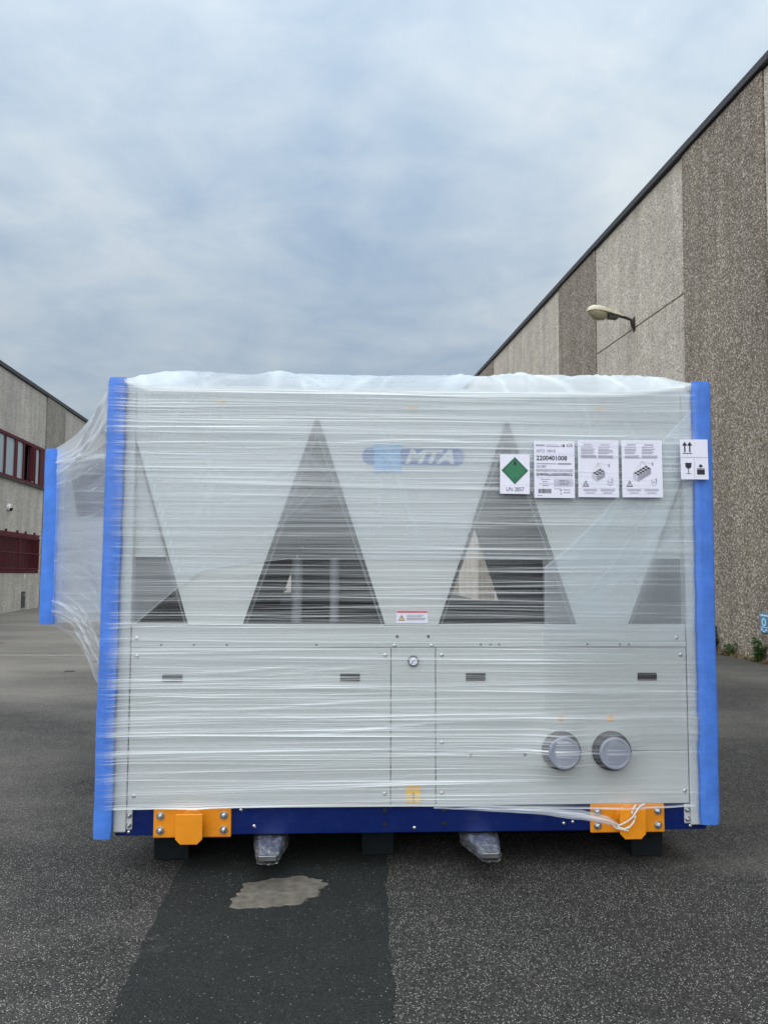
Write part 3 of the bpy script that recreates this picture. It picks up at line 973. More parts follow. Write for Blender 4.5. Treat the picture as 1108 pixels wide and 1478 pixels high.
# side coils and rear modules
box('side_coil', M['coil'], ch, -1.43, -1.385, 0.065, 1.99, 1.12, 2.385)
box('side_coil', M['coil'], ch, 1.43, 1.475, 0.065, 2.9, 1.12, 2.385)
box('side_panel', P, ch, -1.43, -1.385, 0.065, 2.92, .3135, 1.1)
box('side_panel', P, ch, 1.43, 1.475, 0.065, 2.92, .3135, 1.1)
rc = box('rear_cabinet', P, ch, -1.43, -.93, 2.03, 2.98, 1.2, 2.385, bevel=.004)
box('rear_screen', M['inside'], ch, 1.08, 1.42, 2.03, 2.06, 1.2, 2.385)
rb_ = box('control_box', M['fin'], ch, -.695, -.02, 2.03, 2.13, 1.2, 2.37, bevel=.004)
box('box_door', M['coil'], rb_, -.65, -.06, 2.018, 2.0295, 1.26, 1.95, bevel=.003)
for x, y, r in ((-.574, .22, .030), (-.377, .26, .027)):
    MB().tube([(x, y, 1.196), (x, y, 1.535)], r, 18).build('riser_pipe', M['pipe'], ch, smooth=True)
MB().tube([(-.74, 1.05, 1.30), (-.16, 1.05, 1.30)], .022, 10).build('manifold_pipe', M['rubber'], ch, smooth=True)
MB().tube([(.24, 1.4, 1.215), (.78, 1.4, 1.215)], .02, 10).build('manifold_pipe', M['rubber'], ch, smooth=True)
MB().tube([(-1.31, .25, 1.29), (-1.25, .22, 1.305), (-1.12, .2, 1.36)], [.02, .013, .012], 8).build('tie_rod', M['steel'], ch, smooth=True)
MB().tube([(-1.36, .3, 1.23), (-1.28, .3, 1.33), (-1.2, .3, 1.28), (-1.14, .3, 1.22)], .017, 8).build('hose', M['black'], ch, smooth=True)
# side module hanging out to the left at the rear, with a louvred upper part
sm = MB().box(-2.47, -1.4305, 2.06, 3.0, 1.10, 2.335).build('side_module', P, ch, .006)
tri = [(-2.44, 2.30), (-2.36, 1.86), (-1.5, 1.86), (-1.5, 2.30)]
MB().prism(tri, 2.052, 2.0595).build('louvre_backing', M['fin'], sm)
fn = MB()
z = 1.87
while z < 2.295:
    xl = -2.44 + (2.30 - z) / .44 * .08
    fn.add([(xl, 2.051, z), (-1.5, 2.051, z), (-1.5, 2.037, z - .009), (xl, 2.037, z - .009), (xl, 2.051, z + .003), (-1.5, 2.051, z + .003)], [(0, 1, 2, 3), (3, 2, 5, 4)])
    z += .0165
fn.build('louvre_fins', M['rubber'], sm, kind='stuff')
MB().prism([(-2.46, 1.86), (-2.36, 1.86), (-2.16, 1.12), (-2.26, 1.12)], 2.045, 2.0595).build('brace', P, sm, .003)
MB().box(-2.46, -1.45, 2.048, 2.0595, 1.835, 1.853).build('rail', P, sm, .003)
# pipe ends with caps
for x, z in ((.761, .578), (1.014, .576)):
    pp = MB().lathe([(.097, -.0005), (.097, -.012), (.085, -.013), (.085, -.026), (.092, -.027), (.092, -.036), (.080, -.037), (.080, -.056)], (x, 0, z), 'y', 40).build('water_pipe', M['rubber'], d4, smooth=True)
    MB().lathe([(.078, -.05), (.078, -.068), (.074, -.074), (.066, -.0745), (.064, -.0715), (.01, -.071)], (x, 0, z), 'y', 40).build('pipe_cap', M['cap'], d4, smooth=True)
    MB().lathe([(.016, -.0005), (.016, -.0015)], (x, 0, z + .158), 'y', 20).build('flow_sticker', M['amber'], d3)
# amber stickers on the fascia
for x, z in ((-.95, 2.315), (.02, 2.300), (.985, 2.305)):
    MB().box(x - .022, x + .022, -.0035, -.0024, z - .007, z + .007).build('amber_sticker', M['amber'], fas)
# warning label
wl = MB().box(-.062, .095, -.0016, -.0005, 1.209, 1.272).build('warning_label', M['paper'], vp[1])
MB().rect(-.060, 1.259, .093, 1.2705, -.0022).build('red_heading', M['pink_ink'], vp[1])
MB().flat([(-.052, 1.221), (-.020, 1.221), (-.036, 1.2505)], -.0022).build('yellow_triangle', M['yellow'], vp[1])
q = MB().rect(-.0375, 1.229, -.0345, 1.241, -.0028).rect(-.0375, 1.2245, -.0345, 1.227, -.0028)
for a, c in (((-.052, 1.221), (-.020, 1.221)), ((-.020, 1.221), (-.036, 1.2505)), ((-.036, 1.2505), (-.052, 1.221))):
    d = Vector((c[0] - a[0], c[1] - a[1])).normalized() * .0022
    q.flat([(a[0], a[1]), (c[0], c[1]), (c[0] - d.y, c[1] + d.x), (a[0] - d.y, a[1] + d.x)], -.0027)
for k in range(4):
    q.rect(-.010, 1.224 + k * .0075, (.078, .084, .066, .075)[k], 1.2265 + k * .0075, -.0022)
q.build('small_print', M['ink'], vp[1], kind='stuff')
# logo plate on the middle end panel
pill = []
for i in range(24):
    a = math.pi / 2 + math.pi * i / 23
    pill.append((-.236 + .047 + .047 * math.cos(a), 2.049 + .047 * math.sin(a)))
for i in range(24):
    a = -math.pi / 2 + math.pi * i / 23
    pill.append((.283 - .047 + .047 * math.cos(a), 2.049 + .047 * math.sin(a)))
MB().prism(pill, -.002, -.0005).build('logo_plate', M['logo_blue'], vp[1])
em = []
for i in range(96):
    a = 2 * math.pi * i / 96
    ca, sa = math.cos(a), math.sin(a)
    rr = (abs(ca) ** 5 + abs(sa) ** 5) ** (-.2) * (1 + .05 * math.cos(8 * a) - .06 * math.cos(4 * a))
    em.append((-.109 + .070 * rr * ca, 2.038 + .072 * rr * sa))
MB().prism(em, -.004, -.0022).build('emblem', M['logo_cyan'], vp[1])
q = MB()
for k in range(6):
    a = math.pi / 6 + k * math.pi / 3
    d = Vector((math.cos(a), math.sin(a))); nn = Vector((-d.y, d.x)) * .004
    c = Vector((-.109, 2.038))
    q.flat([tuple(c + nn), tuple(c - nn), tuple(c + d * .055 - nn), tuple(c + d * .055 + nn)], -.0048 - k * .0002)
    for s_ in (-1, 1):
        e1 = c + d * .033
        e2 = e1 + (d * .5 + Vector((-d.y, d.x)) * s_ * .85) * .018
        q.flat([tuple(e1 - d * .003), tuple(e1 + d * .003), tuple(e2 + d * .003), tuple(e2 - d * .003)], -.0062 - k * .0002 - s_ * .0001)
q.build('snow_crystal', M['logo_pale'], vp[1])
text_poly('MTA', -.022, 2.016, .068, -.003, shear=.32, width=.25, bold=.004).build('lettering', M['logo_white'], vp[1])

# fan guards under the hood
for fx in (-.93, .02, .97):
    for fy in (.75, 2.2):
        fg = MB().lathe([(.40, 0), (.40, .06), (.37, .075), (.37, .06)], (fx, fy, 2.4055), 'z', 32).build('fan_ring', M['coping'], ch, smooth=True)

# ================================================================ BLOCKS, FORKS
for x0, x1, zt, ly, lab in ((-1.277, -1.102, .18, .177, 'dark support block under the left end of the navy base'),
                            (-.225, -.06, .18, .205, 'dark green grey support block under the middle of the navy base'),
                            (1.163, 1.324, .18, .14, 'black support block under the right end of the navy base')):
    t = tag(MB().box(-(x1 - x0) / 2, (x1 - x0) / 2, 0, 4.0, 0.0045, zt).build('support_block', M['block'], None, .006), lab, 'support block', 'blocks under the base')
    t.matrix_world = CH @ Matrix.Translation(((x0 + x1) / 2 - 0.0, ly, 0))
for x0, x1, w0, w1, lab in ((-.709, -.626, -.745, -.612, 'steel fork tip in clear film left of the middle support block'),
                            (.328, .409, .285, .437, 'steel fork tip in clear film right of the middle support block')):
    t = empty('fork_tip', CH @ Matrix.Translation(((x0 + x1) / 2, 0, 0)), lab, 'fork', 'steel fork tips under the base')
    cx = (x0 + x1) / 2
    st = [(-.20, x0 - cx, x1 - cx, .132, .155), (-.04, x0 * .6 + w0 * .4 - cx, x1 * .6 + w1 * .4 - cx, .118, .158), (.12, w0 - cx, w1 - cx, .10, .162),
          (.35, w0 - cx, w1 - cx, .085, .165), (2.0, w0 - cx, w1 - cx, .085, .18)]
    vs, fs = [], []
    for y, a, c, zb, zt in st:
        vs += [(a, y, zb), (c, y, zb), (c, y, zt), (a, y, zt)]
    for k in range(len(st) - 1):
        for i in range(4):
            j = (i + 1) % 4
            fs.append((4 * k + i, 4 * k + j, 4 * k + 4 + j, 4 * k + 4 + i))
    fs += [(3, 2, 1, 0), tuple(range(4 * len(st) - 4, 4 * len(st)))]
    MB().add(vs, fs).build('fork_blade', M['dull_steel'], t, .003)
    MB().box(x0 - cx + .002, x1 - cx - .002, -.2045, -.2012, .150, .1565).build('worn_edge', M['steel'], t, .001)
    # clear film bag over the tip
    NU, NV = 44, 26
    PP = np.zeros((NV, NU, 3)); FO = np.zeros((NV, NU))
    for j in range(NV):
        f = j / (NV - 1)
        y = -.213 + f * .30
        ff = min(1, (y + .2) / .3)
        ax = (x1 - x0) / 2 * (1 - ff) + (w1 - w0) / 2 * ff + .008 + .014 * f
        mid = ((w0 + w1) / 2 - cx) * ff
        zc_ = .143 * (1 - ff) + .13 * ff; az = .021 * (1 - ff) + .043 * ff + .002
        for i in range(NU):
            a = 2 * math.pi * i / (NU - 1)
            ca, sa = math.cos(a), math.sin(a)
            se = (abs(ca) ** 4 + abs(sa) ** 4) ** -.25
            wob = .005 * noise.noise((ca * 3, sa * 3 + x0 * 7, y * 18)) + .003 * noise.noise((ca * 8, sa * 8, y * 40 + x0))
            PP[j, i] = (mid + (ax + wob) * se * ca, y, zc_ + (az + wob) * se * sa)
            FO[j, i] = max(0, noise.noise((ca * 6, sa * 6, y * 25 + x0 * 3))) * 1.1 + (.25 if j == 0 else 0)
    UU, VV = np.meshgrid(np.linspace(0, .5, NU), np.linspace(0, .3, NV))
    sheet('film_sleeve', M['sleeve'], PP, FO, UU, VV, t)

# ================================================================ FOAM STRIPS
def foam(name_label, x_out, x_in, z0, z1, ly, lean, mirror, seed):
    """soft L-shaped foam profile over a corner, bulging a little along its length"""
    t = empty('foam_edge_strip', CH @ Matrix.Translation((x_out, ly, z0)), name_label, 'foam strip', 'blue foam strips on the machine corners')
    wd = abs(x_in - x_out); s_ = 1 if x_in > x_out else -1
    # cross-section (u across the front, v back), rounded outer corner
    sec = [(0, .11), (0, .018)] + [(.018 - .018 * math.cos(a), .018 - .018 * math.sin(a)) for a in (R(18), R(36), R(54), R(72))] + \
          [(.018, 0), (wd * .5, -.003), (wd - .007, 0), (wd - .002, .003), (wd, .009), (wd - .002, .028), (wd * .6, .034), (.034, .034), (.032, .11)]
    n_, rows_ = len(sec), 60
    vs, fs = [], []
    for j in range(rows_ + 1):
        f = j / rows_
        zz = f * (z1 - z0)
        sh = 1.0
        end = min(f, 1 - f) * (z1 - z0)
        inset = .005 * max(0, 1 - end / .009) ** 2
        w1 = .004 * noise.noise((f * 6, seed, 0)); w2 = .004 * noise.noise((f * 17, seed, 5)) + .0035 * max(0, noise.noise((f * 45, seed, 9)) - .15)
        for u, v in sec:
            uu = u + (inset if u < wd * .5 else -inset) * .6
            vv = v + inset * (.6 if v < .02 else 0)
            vs.append((s_ * (uu + w2 * u / wd) + lean * f + w1, vv + w2 * .6, zz))
    for j in range(rows_):
        for i in range(n_):
            k = (i + 1) % n_
            fs.append((j * n_ + i, j * n_ + k, (j + 1) * n_ + k, (j + 1) * n_ + i))
    fs += [tuple(range(n_)), tuple(range((rows_ + 1) * n_ - 1, rows_ * n_ - 1, -1))]
    MB().add(vs, fs).build('foam_body', M['foam'], t, smooth=True)
    # moulded slit lines along the profile
    ang = MB()
    for u in (wd * .72,):
        ang.tube([(s_ * u + lean * f + .004 * noise.noise((f * 6, seed, 0)), -.0005 + .0024 * noise.noise((f * 17, seed, 5)) + 0, f * (z1 - z0)) for f in np.linspace(.02, .98, 30)], .0016, 5)
    ang.build('foam_groove', M['foam'], t)


foam('long blue foam strip on the left front corner of the wrapped machine', -1.520, -1.430, .183, 2.428, -.04, .016, False, 1)
foam('long blue foam strip on the right front corner beneath the arrow label', 1.548, 1.449, .219, 2.448, -.04, .010, True, 2)
foam('short blue foam strip on the far left rear module', -2.578, -2.470, 1.054, 2.356, 1.925, .006, False, 3)

# ================================================================ PLASTIC
# cross-section of the front wrap in plan
path = [(-1.48, .25), (-1.512, .08), (-1.516, -.01), (-1.510, -.040), (-1.49, -.053), (-1.455, -.055), (-1.42, -.046), (-1.36, -.034), (-1.2, -.026), (-.6, -.022), (0, -.021),
        (.6, -.022), (1.2, -.026), (1.36, -.034), (1.43, -.045), (1.47, -.056), (1.52, -.056), (1.540, -.046), (1.546, -.01), (1.545, .08), (1.54, .3), (1.50, 1.5), (1.49, 3.0)]
pa = np.array(path)
seg = np.concatenate([[0], np.cumsum(np.linalg.norm(np.diff(pa, axis=0), axis=1))])
NC, NR = 150, 1000
# denser columns round the tubes
cu = np.interp(np.linspace(0, 1, NC), np.linspace(0, 1, len(seg)), seg)
cx_ = np.interp(cu, seg, pa[:, 0]); cy_ = np.interp(cu, seg, pa[:, 1])
u0 = np.interp(0, [0], [seg[10]])
zb_x = np.array([-1.6, -1.43, -1.3, -.6, 0, .35, .55, .8, 1.0, 1.3, 1.43, 1.6])
zb_z = np.array([.325, .322, .318, .319, .317, .312, .304, .297, .295, .300, .312, .33])
zt_x = np.array([-1.6, -1.43, -1.3, -.8, .4, 1.1, 1.4, 1.6])
zt_z = np.array([2.425, 2.425, 2.385, 2.38, 2.38, 2.39, 2.43, 2.452])
V01 = np.linspace(0, 1, NR)[:, None]
zb = np.interp(cx_, zb_x, zb_z)[None, :]; zt = np.interp(cx_, zt_x, zt_z)[None, :]
Z = zb + (zt - zb) * V01
U = np.broadcast_to((cu - u0)[None, :], Z.shape)
X = np.broadcast_to(cx_[None, :], Z.shape).copy(); Y = np.broadcast_to(cy_[None, :], Z.shape).copy()
fine = ruche(U, Z, 760, .3, 2.42, .0016, .0046, .25, 1.7, -1.9, 1.9)
wide = ruche(U, Z, 100, .3, 2.42, .008, .026, .5, 2.4, -1.9, 1.9, .008)
slant = ruche(U, Z, 60, .32, 1.1, .002, .006, .3, .9, -1.6, 1.6, .05)
mask = .12 + 1.35 * (smooth_noise(U, Z, .9, 4.5, 5) * .6 + smooth_noise(U, Z, 2.5, 11.0, 6) * .4) ** 1.5
quiet = 1 - .72 * np.clip((X - .62) / .3, 0, 1) * np.clip((1.95 - Z) / .4, 0, 1)     # the right flap is smoother
quiet *= 1 - .45 * np.clip((Z - .95) / .12, 0, 1) * np.clip((1.60 - Z) / .12, 0, 1)
F = (fine * .62 + slant * .5) * mask * quiet + wide * .14 * (.5 + .5 * quiet)
edge = np.exp(-((Z - zt + .012) / .012) ** 2) * .55 + np.exp(-((Z - zb - .004) / .006) ** 2) * .5
F = F + edge * (np.abs(X) < 1.42)
F = F + .30 * np.clip(smooth_noise(U + Z * .9, Z - U * .3, 1.1, 2.3, 18) - .52, 0, 1) * (1 - .8 * np.exp(-((X - .03) / .4) ** 2 - ((Z - 2.04) / .2) ** 2)) * np.clip((Z - 1.45) / .2, .08, 1)
tubez = np.clip((np.abs(X) - 1.43) / .04, 0, 1)
F = F * (1 - .62 * tubez)
bulge = np.zeros_like(Z)
for px, pz in ((.761, .578), (1.014, .576)):
    d = np.hypot(X - px, (Z - pz) * .9)
    bulge += .055 * np.clip(1.75 - d / .085, 0, 1) ** .9
bulge = np.minimum(bulge, .057)
for cx in (-1.053, 1.092):
    bulge += .03 * np.exp(-((X - cx) / .07) ** 2) * np.clip((.36 - Z) / .06, 0, 1)
normy = np.where(np.abs(X) < 1.53, 1, 0)
rel = (fine * .0022 + wide * .004 + slant * .0015 - .003) + .004 * (smooth_noise(U, Z, 2.0, 9.0, 8) - .5)
Y -= normy * (bulge + np.where(np.abs(X) < 1.42, rel, rel * .25))
F = np.clip(F, 0, 1.15) - .035 * np.clip((Z - 1.12) / .1, 0, 1) * np.clip((1.62 - Z) / .12, 0, 1) - .10 * tubez - .06 * np.clip((X - .62) / .2, 0, 1) * np.clip((1.9 - Z) / .3, 0, 1)
film = empty('stretch_film', CH, 'clear stretch film with white horizontal creases wound round the machine', 'stretch film')
sheet('front_wrap', M['film'], np.stack([X, Y, Z], -1), F, U, Z, film)

# tent of film between the left front corner and the far left foam strip
NR2, NC2 = 150, 44
V2 = np.linspace(0, 1, NR2)[:, None]; U2 = np.linspace(0, 1, NC2)[None, :]
# along U: 0 = near corner, 1 = far strip.
zn = .86 + (2.425 - .86) * V2
zf = 1.045 + (2.368 - 1.045) * V2
Zt = zn * (1 - U2) + zf * U2
sag = np.sin(np.pi * U2)
Zt = Zt - .035 * sag * V2 ** 6 + .06 * sag * (1 - V2) ** 4
# bow inward a little in plan, most half way up
Xt = -1.515 + (-2.515 + 1.515) * U2 + .05 * sag * (.4 + np.sin(np.pi * V2))
Yt = .04 + (1.985 - .04) * U2 + .03 * sag
Zt = np.broadcast_to(Zt, (NR2, NC2)).copy(); Xt = np.broadcast_to(Xt, Zt.shape).copy(); Yt = np.broadcast_to(Yt, Zt.shape).copy()
UU = np.broadcast_to(U2 * 2.2, Zt.shape); VVt = np.broadcast_to(V2 * 1.5, Zt.shape)
c1 = ruche(UU, VVt, 46, 0, 1.5, .003, .008, .25, 1.1, 0, 2.2, .02)
c2 = ruche(UU, VVt, 34, 0, .26, .004, .012, .8, 2.0, 0, 2.2, .06)
c3 = ruche(UU, VVt, 22, 1.28, 1.5, .006, .02, .7, 2.2, 0, 2.2, .05)
topf = np.exp(-((V2 - .93) / .10) ** 2) * np.ones_like(UU) * .62
Xt += -.010 * c2 - .012 * c3 - .003 * c1
Ft = c1 * .55 + c2 * .40 + c3 * .35 + topf + .12 * (smooth_noise(UU, VVt, 2.2, 3.1, 21) - .4)
Ft -= .14 * np.clip((.30 - V2) / .2, 0, 1) * np.ones_like(UU)
sheet('side_wrap', M['tent'], np.stack([Xt, Yt, Zt], -1), np.clip(Ft, -.12, 1), UU, VVt, film)
# wrap over the front of the far module
NR3, NC3 = 120, 30
V3 = np.linspace(0, 1, NR3)[:, None]; U3 = np.linspace(0, 1, NC3)[None, :]
Z3 = np.broadcast_to(1.062 + 1.29 * V3, (NR3, NC3)).copy()
X3 = np.broadcast_to(-2.485 + .95 * U3, Z3.shape).copy()
Y3 = np.broadcast_to(1.985 + .05 * np.sin(np.pi * U3), Z3.shape).copy()
UU3 = X3 + 5; c1 = ruche(UU3, Z3, 40, 1.06, 2.35, .003, .008, .1, .6, 2.4, 3.6, .02)
Y3 -= c1 * .004
sheet('module_wrap', M['tent'], np.stack([X3, Y3, Z3], -1), c1 * .6 + .34 * np.clip((1.9 - Z3) / .1, 0, 1), UU3, Z3, film)

# twisted hem, its tail and the tied loop at the right lug
hx_ = np.linspace(.12, 1.02, 120)[None, :]
hv = np.linspace(0, 1, 26)[:, None]
hlo = np.interp(hx_, [.12, .3, .5, .68, .84, .96, 1.02], [.3125, .306, .296, .282, .262, .243, .234])
hhi = np.interp(hx_, [.12, .3, .5, .68, .84, .96, 1.02], [.320, .320, .320, .318, .312, .285, .246])
Zr = hlo + (hhi - hlo) * hv
Xr = np.broadcast_to(hx_, Zr.shape).copy()
Yr = -.040 - .05 * np.clip((Xr - .12) / .9, 0, 1) - .006 * np.sin(hv * math.pi) + .006 * (smooth_noise(Xr, hv * 1.0 + 0 * Xr, 9, 7, 71) - .5)
Zr = Zr + .004 * (smooth_noise(Xr, hv + 0 * Xr, 8, 3, 72) - .5)
fr_ = ruche(Xr, hv * .1 + 0 * Xr, 40, 0, .1, .003, .009, .15, .6, .1, 1.0, .06)
sheet('twisted_hem', M['hem'], np.stack([Xr, Yr, Zr], -1), np.clip(fr_ * .5 - .10 + .42 * np.exp(-(hv / .09) ** 2) * np.clip((Xr - .2) / .5, .25, 1), -.3, .75), Xr, Zr, film)
for pts, r in (([(1.01, -.086, .236), (1.03, -.092, .245), (1.06, -.096, .262), (1.085, -.096, .282), (1.10, -.094, .30)], .007),
               ([(1.01, -.088, .234), (1.035, -.098, .226), (1.065, -.102, .236), (1.088, -.10, .262), (1.098, -.096, .288)], .0075),
               ([(.985, -.084, .243), (1.005, -.09, .226), (1.035, -.1, .222), (1.06, -.1, .216)], .0055),
               ([(1.09, -.096, .29), (1.11, -.09, .312), (1.13, -.07, .322), (1.16, -.05, .326)], .009),
               ([(1.08, -.094, .295), (1.09, -.088, .318), (1.11, -.07, .328)], .008)):
    cv = [Vector(p) for p in pts]
    fine_p = []
    for i in range(len(cv) - 1):
        p0, p1, p2, p3 = cv[max(i - 1, 0)], cv[i], cv[i + 1], cv[min(i + 2, len(cv) - 1)]
        for t_ in (0, .2, .4, .6, .8):
            fine_p.append(.5 * (2 * p1 + (p2 - p0) * t_ + (2 * p0 - 5 * p1 + 4 * p2 - p3) * t_ ** 2 + (3 * p1 - p0 - 3 * p2 + p3) * t_ ** 3))
    fine_p.append(cv[-1])
    MB().tube(fine_p, [r * (.45 + .5 * abs(noise.noise((i * .4, r * 900, 1)))) for i in range(len(fine_p))], 8).build('tied_loop', M['tail'], film, smooth=True)

# hood: loose sheet draped over the top and hanging over the upper front
hood = empty('plastic_hood', CH, 'loose milky plastic sheet draped over the top and upper front of the machine', 'plastic sheet')
NR4, NC4 = 60, 260
sx = np.array([-1.52, -1.466, -1.40, -1.263, -1.039, -.93, -.851, -.625, -.435, -.15, .061, .368, .678, .95, 1.146, 1.382, 1.47, 1.55])
sz = np.array([2.43, 2.445, 2.475, 2.538, 2.545, 2.538, 2.531, 2.537, 2.527, 2.533, 2.537, 2.527, 2.535, 2.537, 2.535, 2.515, 2.48, 2.452])
fx_ = np.array([-1.52, -1.4, -1.187, -.84, -.32, .39, .75, 1.1, 1.416, 1.55]); fz_ = np.array([2.43, 2.40, 2.372, 2.374, 2.372, 2.376, 2.38, 2.388, 2.42, 2.45])
xx = np.linspace(-1.52, 1.55, NC4)[None, :]
vv = np.linspace(0, 1, NR4)[:, None]
yy = -.022 + 3.0 * vv ** 2.2
crest = np.interp(xx, sx, sz); front = np.interp(xx, fx_, fz_)
rise = 1 - np.exp(-((yy + .022) / .11) ** 1.1)
Zh = front + (crest - front) * rise + .015 * np.sin(yy * 2.1)
Zh = np.broadcast_to(Zh, (NR4, NC4)).copy(); Xh = np.broadcast_to(xx, Zh.shape).copy(); Yh = np.broadcast_to(yy, Zh.shape).copy()
wr = np.zeros_like(Zh)
for k in range(46):
    x0 = rng.uniform(-1.5, 1.5); sl = rng.normal(0, .9); wd = rng.uniform(.012, .05); a = rng.uniform(.3, 1)
    wr += a * np.exp(-((Xh - x0 - sl * (Yh + .02)) / wd) ** 2) * np.exp(-((Yh - rng.uniform(0, .5)) / rng.uniform(.08, .4)) ** 2) * rng.choice([-1, 1])
big = smooth_noise(Xh, Yh, 2.2, 2.0, 33) - .5
Zh += (wr * .012 + big * .03) * np.clip((Yh + .02) / .05, 0, 1) * np.clip((1.54 - np.abs(Xh)) / .12, .1, 1)
sheet('top_drape', M['hood'], np.stack([Xh, Yh, Zh], -1), np.clip(.08 + np.abs(wr) * .36 + big * .45, -.2, 1), Xh + 0 * Zh, Yh + 0, hood)
# front skirt: lower edge follows the torn hem
hx = np.array([-1.44, -1.36, -1.35, -1.14, -1.02, -.80, -.60, .675, .682, 1.45])
hz = np.array([1.20, 1.195, 1.20, 1.385, 1.47, 1.505, 1.525, 1.527, .60, .60])
xs = np.concatenate([np.linspace(-1.44, .675, 150), np.linspace(.682, 1.45, 60)])[None, :]
vb = np.linspace(0, 1, 90)[:, None]
zlo = np.interp(xs, hx, hz); zhi = np.interp(xs, fx_, fz_) - .002
Zs = zlo + (zhi - zlo) * vb
Xs = np.broadcast_to(xs, Zs.shape).copy()
Ys = np.full_like(Zs, -.010) - .005 * (smooth_noise(Xs, Zs, 3, 2.2, 41))
Fs = np.exp(-((Zs - zlo) / .004) ** 2) * .3 + .10 * (smooth_noise(Xs, Zs, 1.6, 1.3, 44) - .5)
Fs = Fs - .5 * np.clip((1.24 - Zs) / .3, 0, 1) * (Xs > .68)
# left diagonal crease and vertical creases
for xa, za_, xb, zb_, wd, am in ((-1.34, 2.10, -1.13, 1.43, .008, .35), (-1.0, 2.35, -1.0, 1.7, .012, .12), (-.98, 1.75, -.55, 2.05, .02, .10), (-.72, 1.62, -.36, 2.0, .004, .25)):
    d = np.abs((xb - xa) * (za_ - Zs) - (xa - Xs) * (zb_ - za_)) / math.hypot(xb - xa, zb_ - za_)
    t_ = ((Xs - xa) * (xb - xa) + (Zs - za_) * (zb_ - za_)) / ((xb - xa) ** 2 + (zb_ - za_) ** 2)
    Fs += am * np.exp(-(d / wd) ** 2) * np.clip(np.minimum(t_, 1 - t_) * 8, 0, 1)
for k in range(26):
    x0 = rng.uniform(-1.35, 1.35); z0 = rng.uniform(1.75, 2.38); an = rng.normal(.6, .5) * rng.choice([-1, 1]); L_ = rng.uniform(.12, .45)
    dx_, dz_ = math.cos(an), math.sin(an)
    t_ = (Xs - x0) * dx_ + (Zs - z0) * dz_; d_ = -(Xs - x0) * dz_ + (Zs - z0) * dx_
    Fs += rng.uniform(.08, .24) * np.exp(-(d_ / rng.uniform(.006, .022)) ** 2) * np.clip(1 - (t_ / L_) ** 2, 0, 1)
sheet('front_skirt', M['hood'], np.stack([Xs, Ys, Zs], -1), Fs, Xs, Zs, hood)
# folded corner on the right: from the top right corner down the diagonal, then straight down
xs = np.linspace(.684, 1.455, 90)[None, :]
zlo = np.full_like(xs, .52); zhi = np.interp(xs, [.684, .80, 1.0, 1.20, 1.40, 1.455], [1.49, 1.585, 1.775, 2.03, 2.245, 2.30])
vb = np.linspace(0, 1, 110)[:, None]
Zs = zlo + (zhi - zlo) * vb; Xs = np.broadcast_to(xs, Zs.shape).copy()
Ys = np.full_like(Zs, -.017)
Fs = np.exp(-((Zs - zhi) / .011) ** 2) * .55 + .22 * np.exp(-((Zs - zhi + .05) / .05) ** 2) + .10 * np.clip((Zs - 1.15) * 4, 0, 1) + np.exp(-((Xs - .684) / .004) ** 2) * .12 + .16 * (smooth_noise(Xs, Zs * .6 - Xs * .5, 3.2, 2.0, 61) - .5)
for k in range(9):
    q0 = rng.uniform(-.55, .05); wd_ = rng.uniform(.008, .03)
    Fs += rng.uniform(.08, .24) * np.exp(-((Zs - zhi - q0 - .12 * np.sin(Xs * 5 + k)) / wd_) ** 2) * np.clip((Xs - rng.uniform(.68, 1.1)) * 6, 0, 1)
Fs += .38 * np.exp(-((Xs - 1.26 - .22 * (Zs - 1.7)) / .05) ** 2) * np.clip((Zs - 1.2) * 2, 0, 1) * np.clip((2.05 - Zs) * 3, 0, 1)
Fs += -.34 * np.clip((1.24 - Zs) / .3, 0, 1)
sheet('folded_flap', M['flap'], np.stack([Xs, Ys, Zs], -1), Fs, Xs, Zs, hood)

# ================================================================ PAPERS ON THE WRAP
def paper(x0, x1, z0, z1, label, rot=0.0, y=-.043):
    k_ = -y / 3.88
    x0, x1 = (q_ - (q_ + .294) * k_ for q_ in (x0, x1))
    z0, z1 = (q_ - (q_ - 1.5) * k_ for q_ in (z0, z1))
    t = empty('paper_sheet', CH @ Matrix.Translation(((x0 + x1) / 2, y, (z0 + z1) / 2)) @ Matrix.Rotation(rot + R(rnd.uniform(-.35, .35)), 4, 'Y') @ Matrix.Rotation(R(rnd.uniform(-1.2, .3)), 4, 'X') @ Matrix.Rotation(R(rnd.uniform(-1, 1)), 4, 'Z'), label, 'label sheet', 'label sheets stuck on the wrap')
    w_, h_ = (x1 - x0) / 2, (z1 - z0) / 2
    nx, nz = 8, 10
    vs, fs = [], []
    for j in range(nz + 1):
        for i in range(nx + 1):
            vs.append((-w_ + 2 * w_ * i / nx, .0, -h_ + 2 * h_ * j / nz))
    for j in range(nz):
        for i in range(nx):
            k = j * (nx + 1) + i
            fs.append((k, k + 1, k + nx + 2, k + nx + 1))
    o = MB().add(vs, fs).build('sheet', M['paper'], t)
    md = o.modifiers.new('thickness', 'SOLIDIFY'); md.thickness = .0012; md.offset = 0
    return t, w_, h_


YI = -.0014


def lines(t, rows, mat='pale_ink', name='small_print'):
    q = MB()
    for x0, x1, z, th in rows:
        q.rect(x0, z - th / 2, x1, z + th / 2, YI)
    return q.build(name, M[mat], t, kind='stuff')


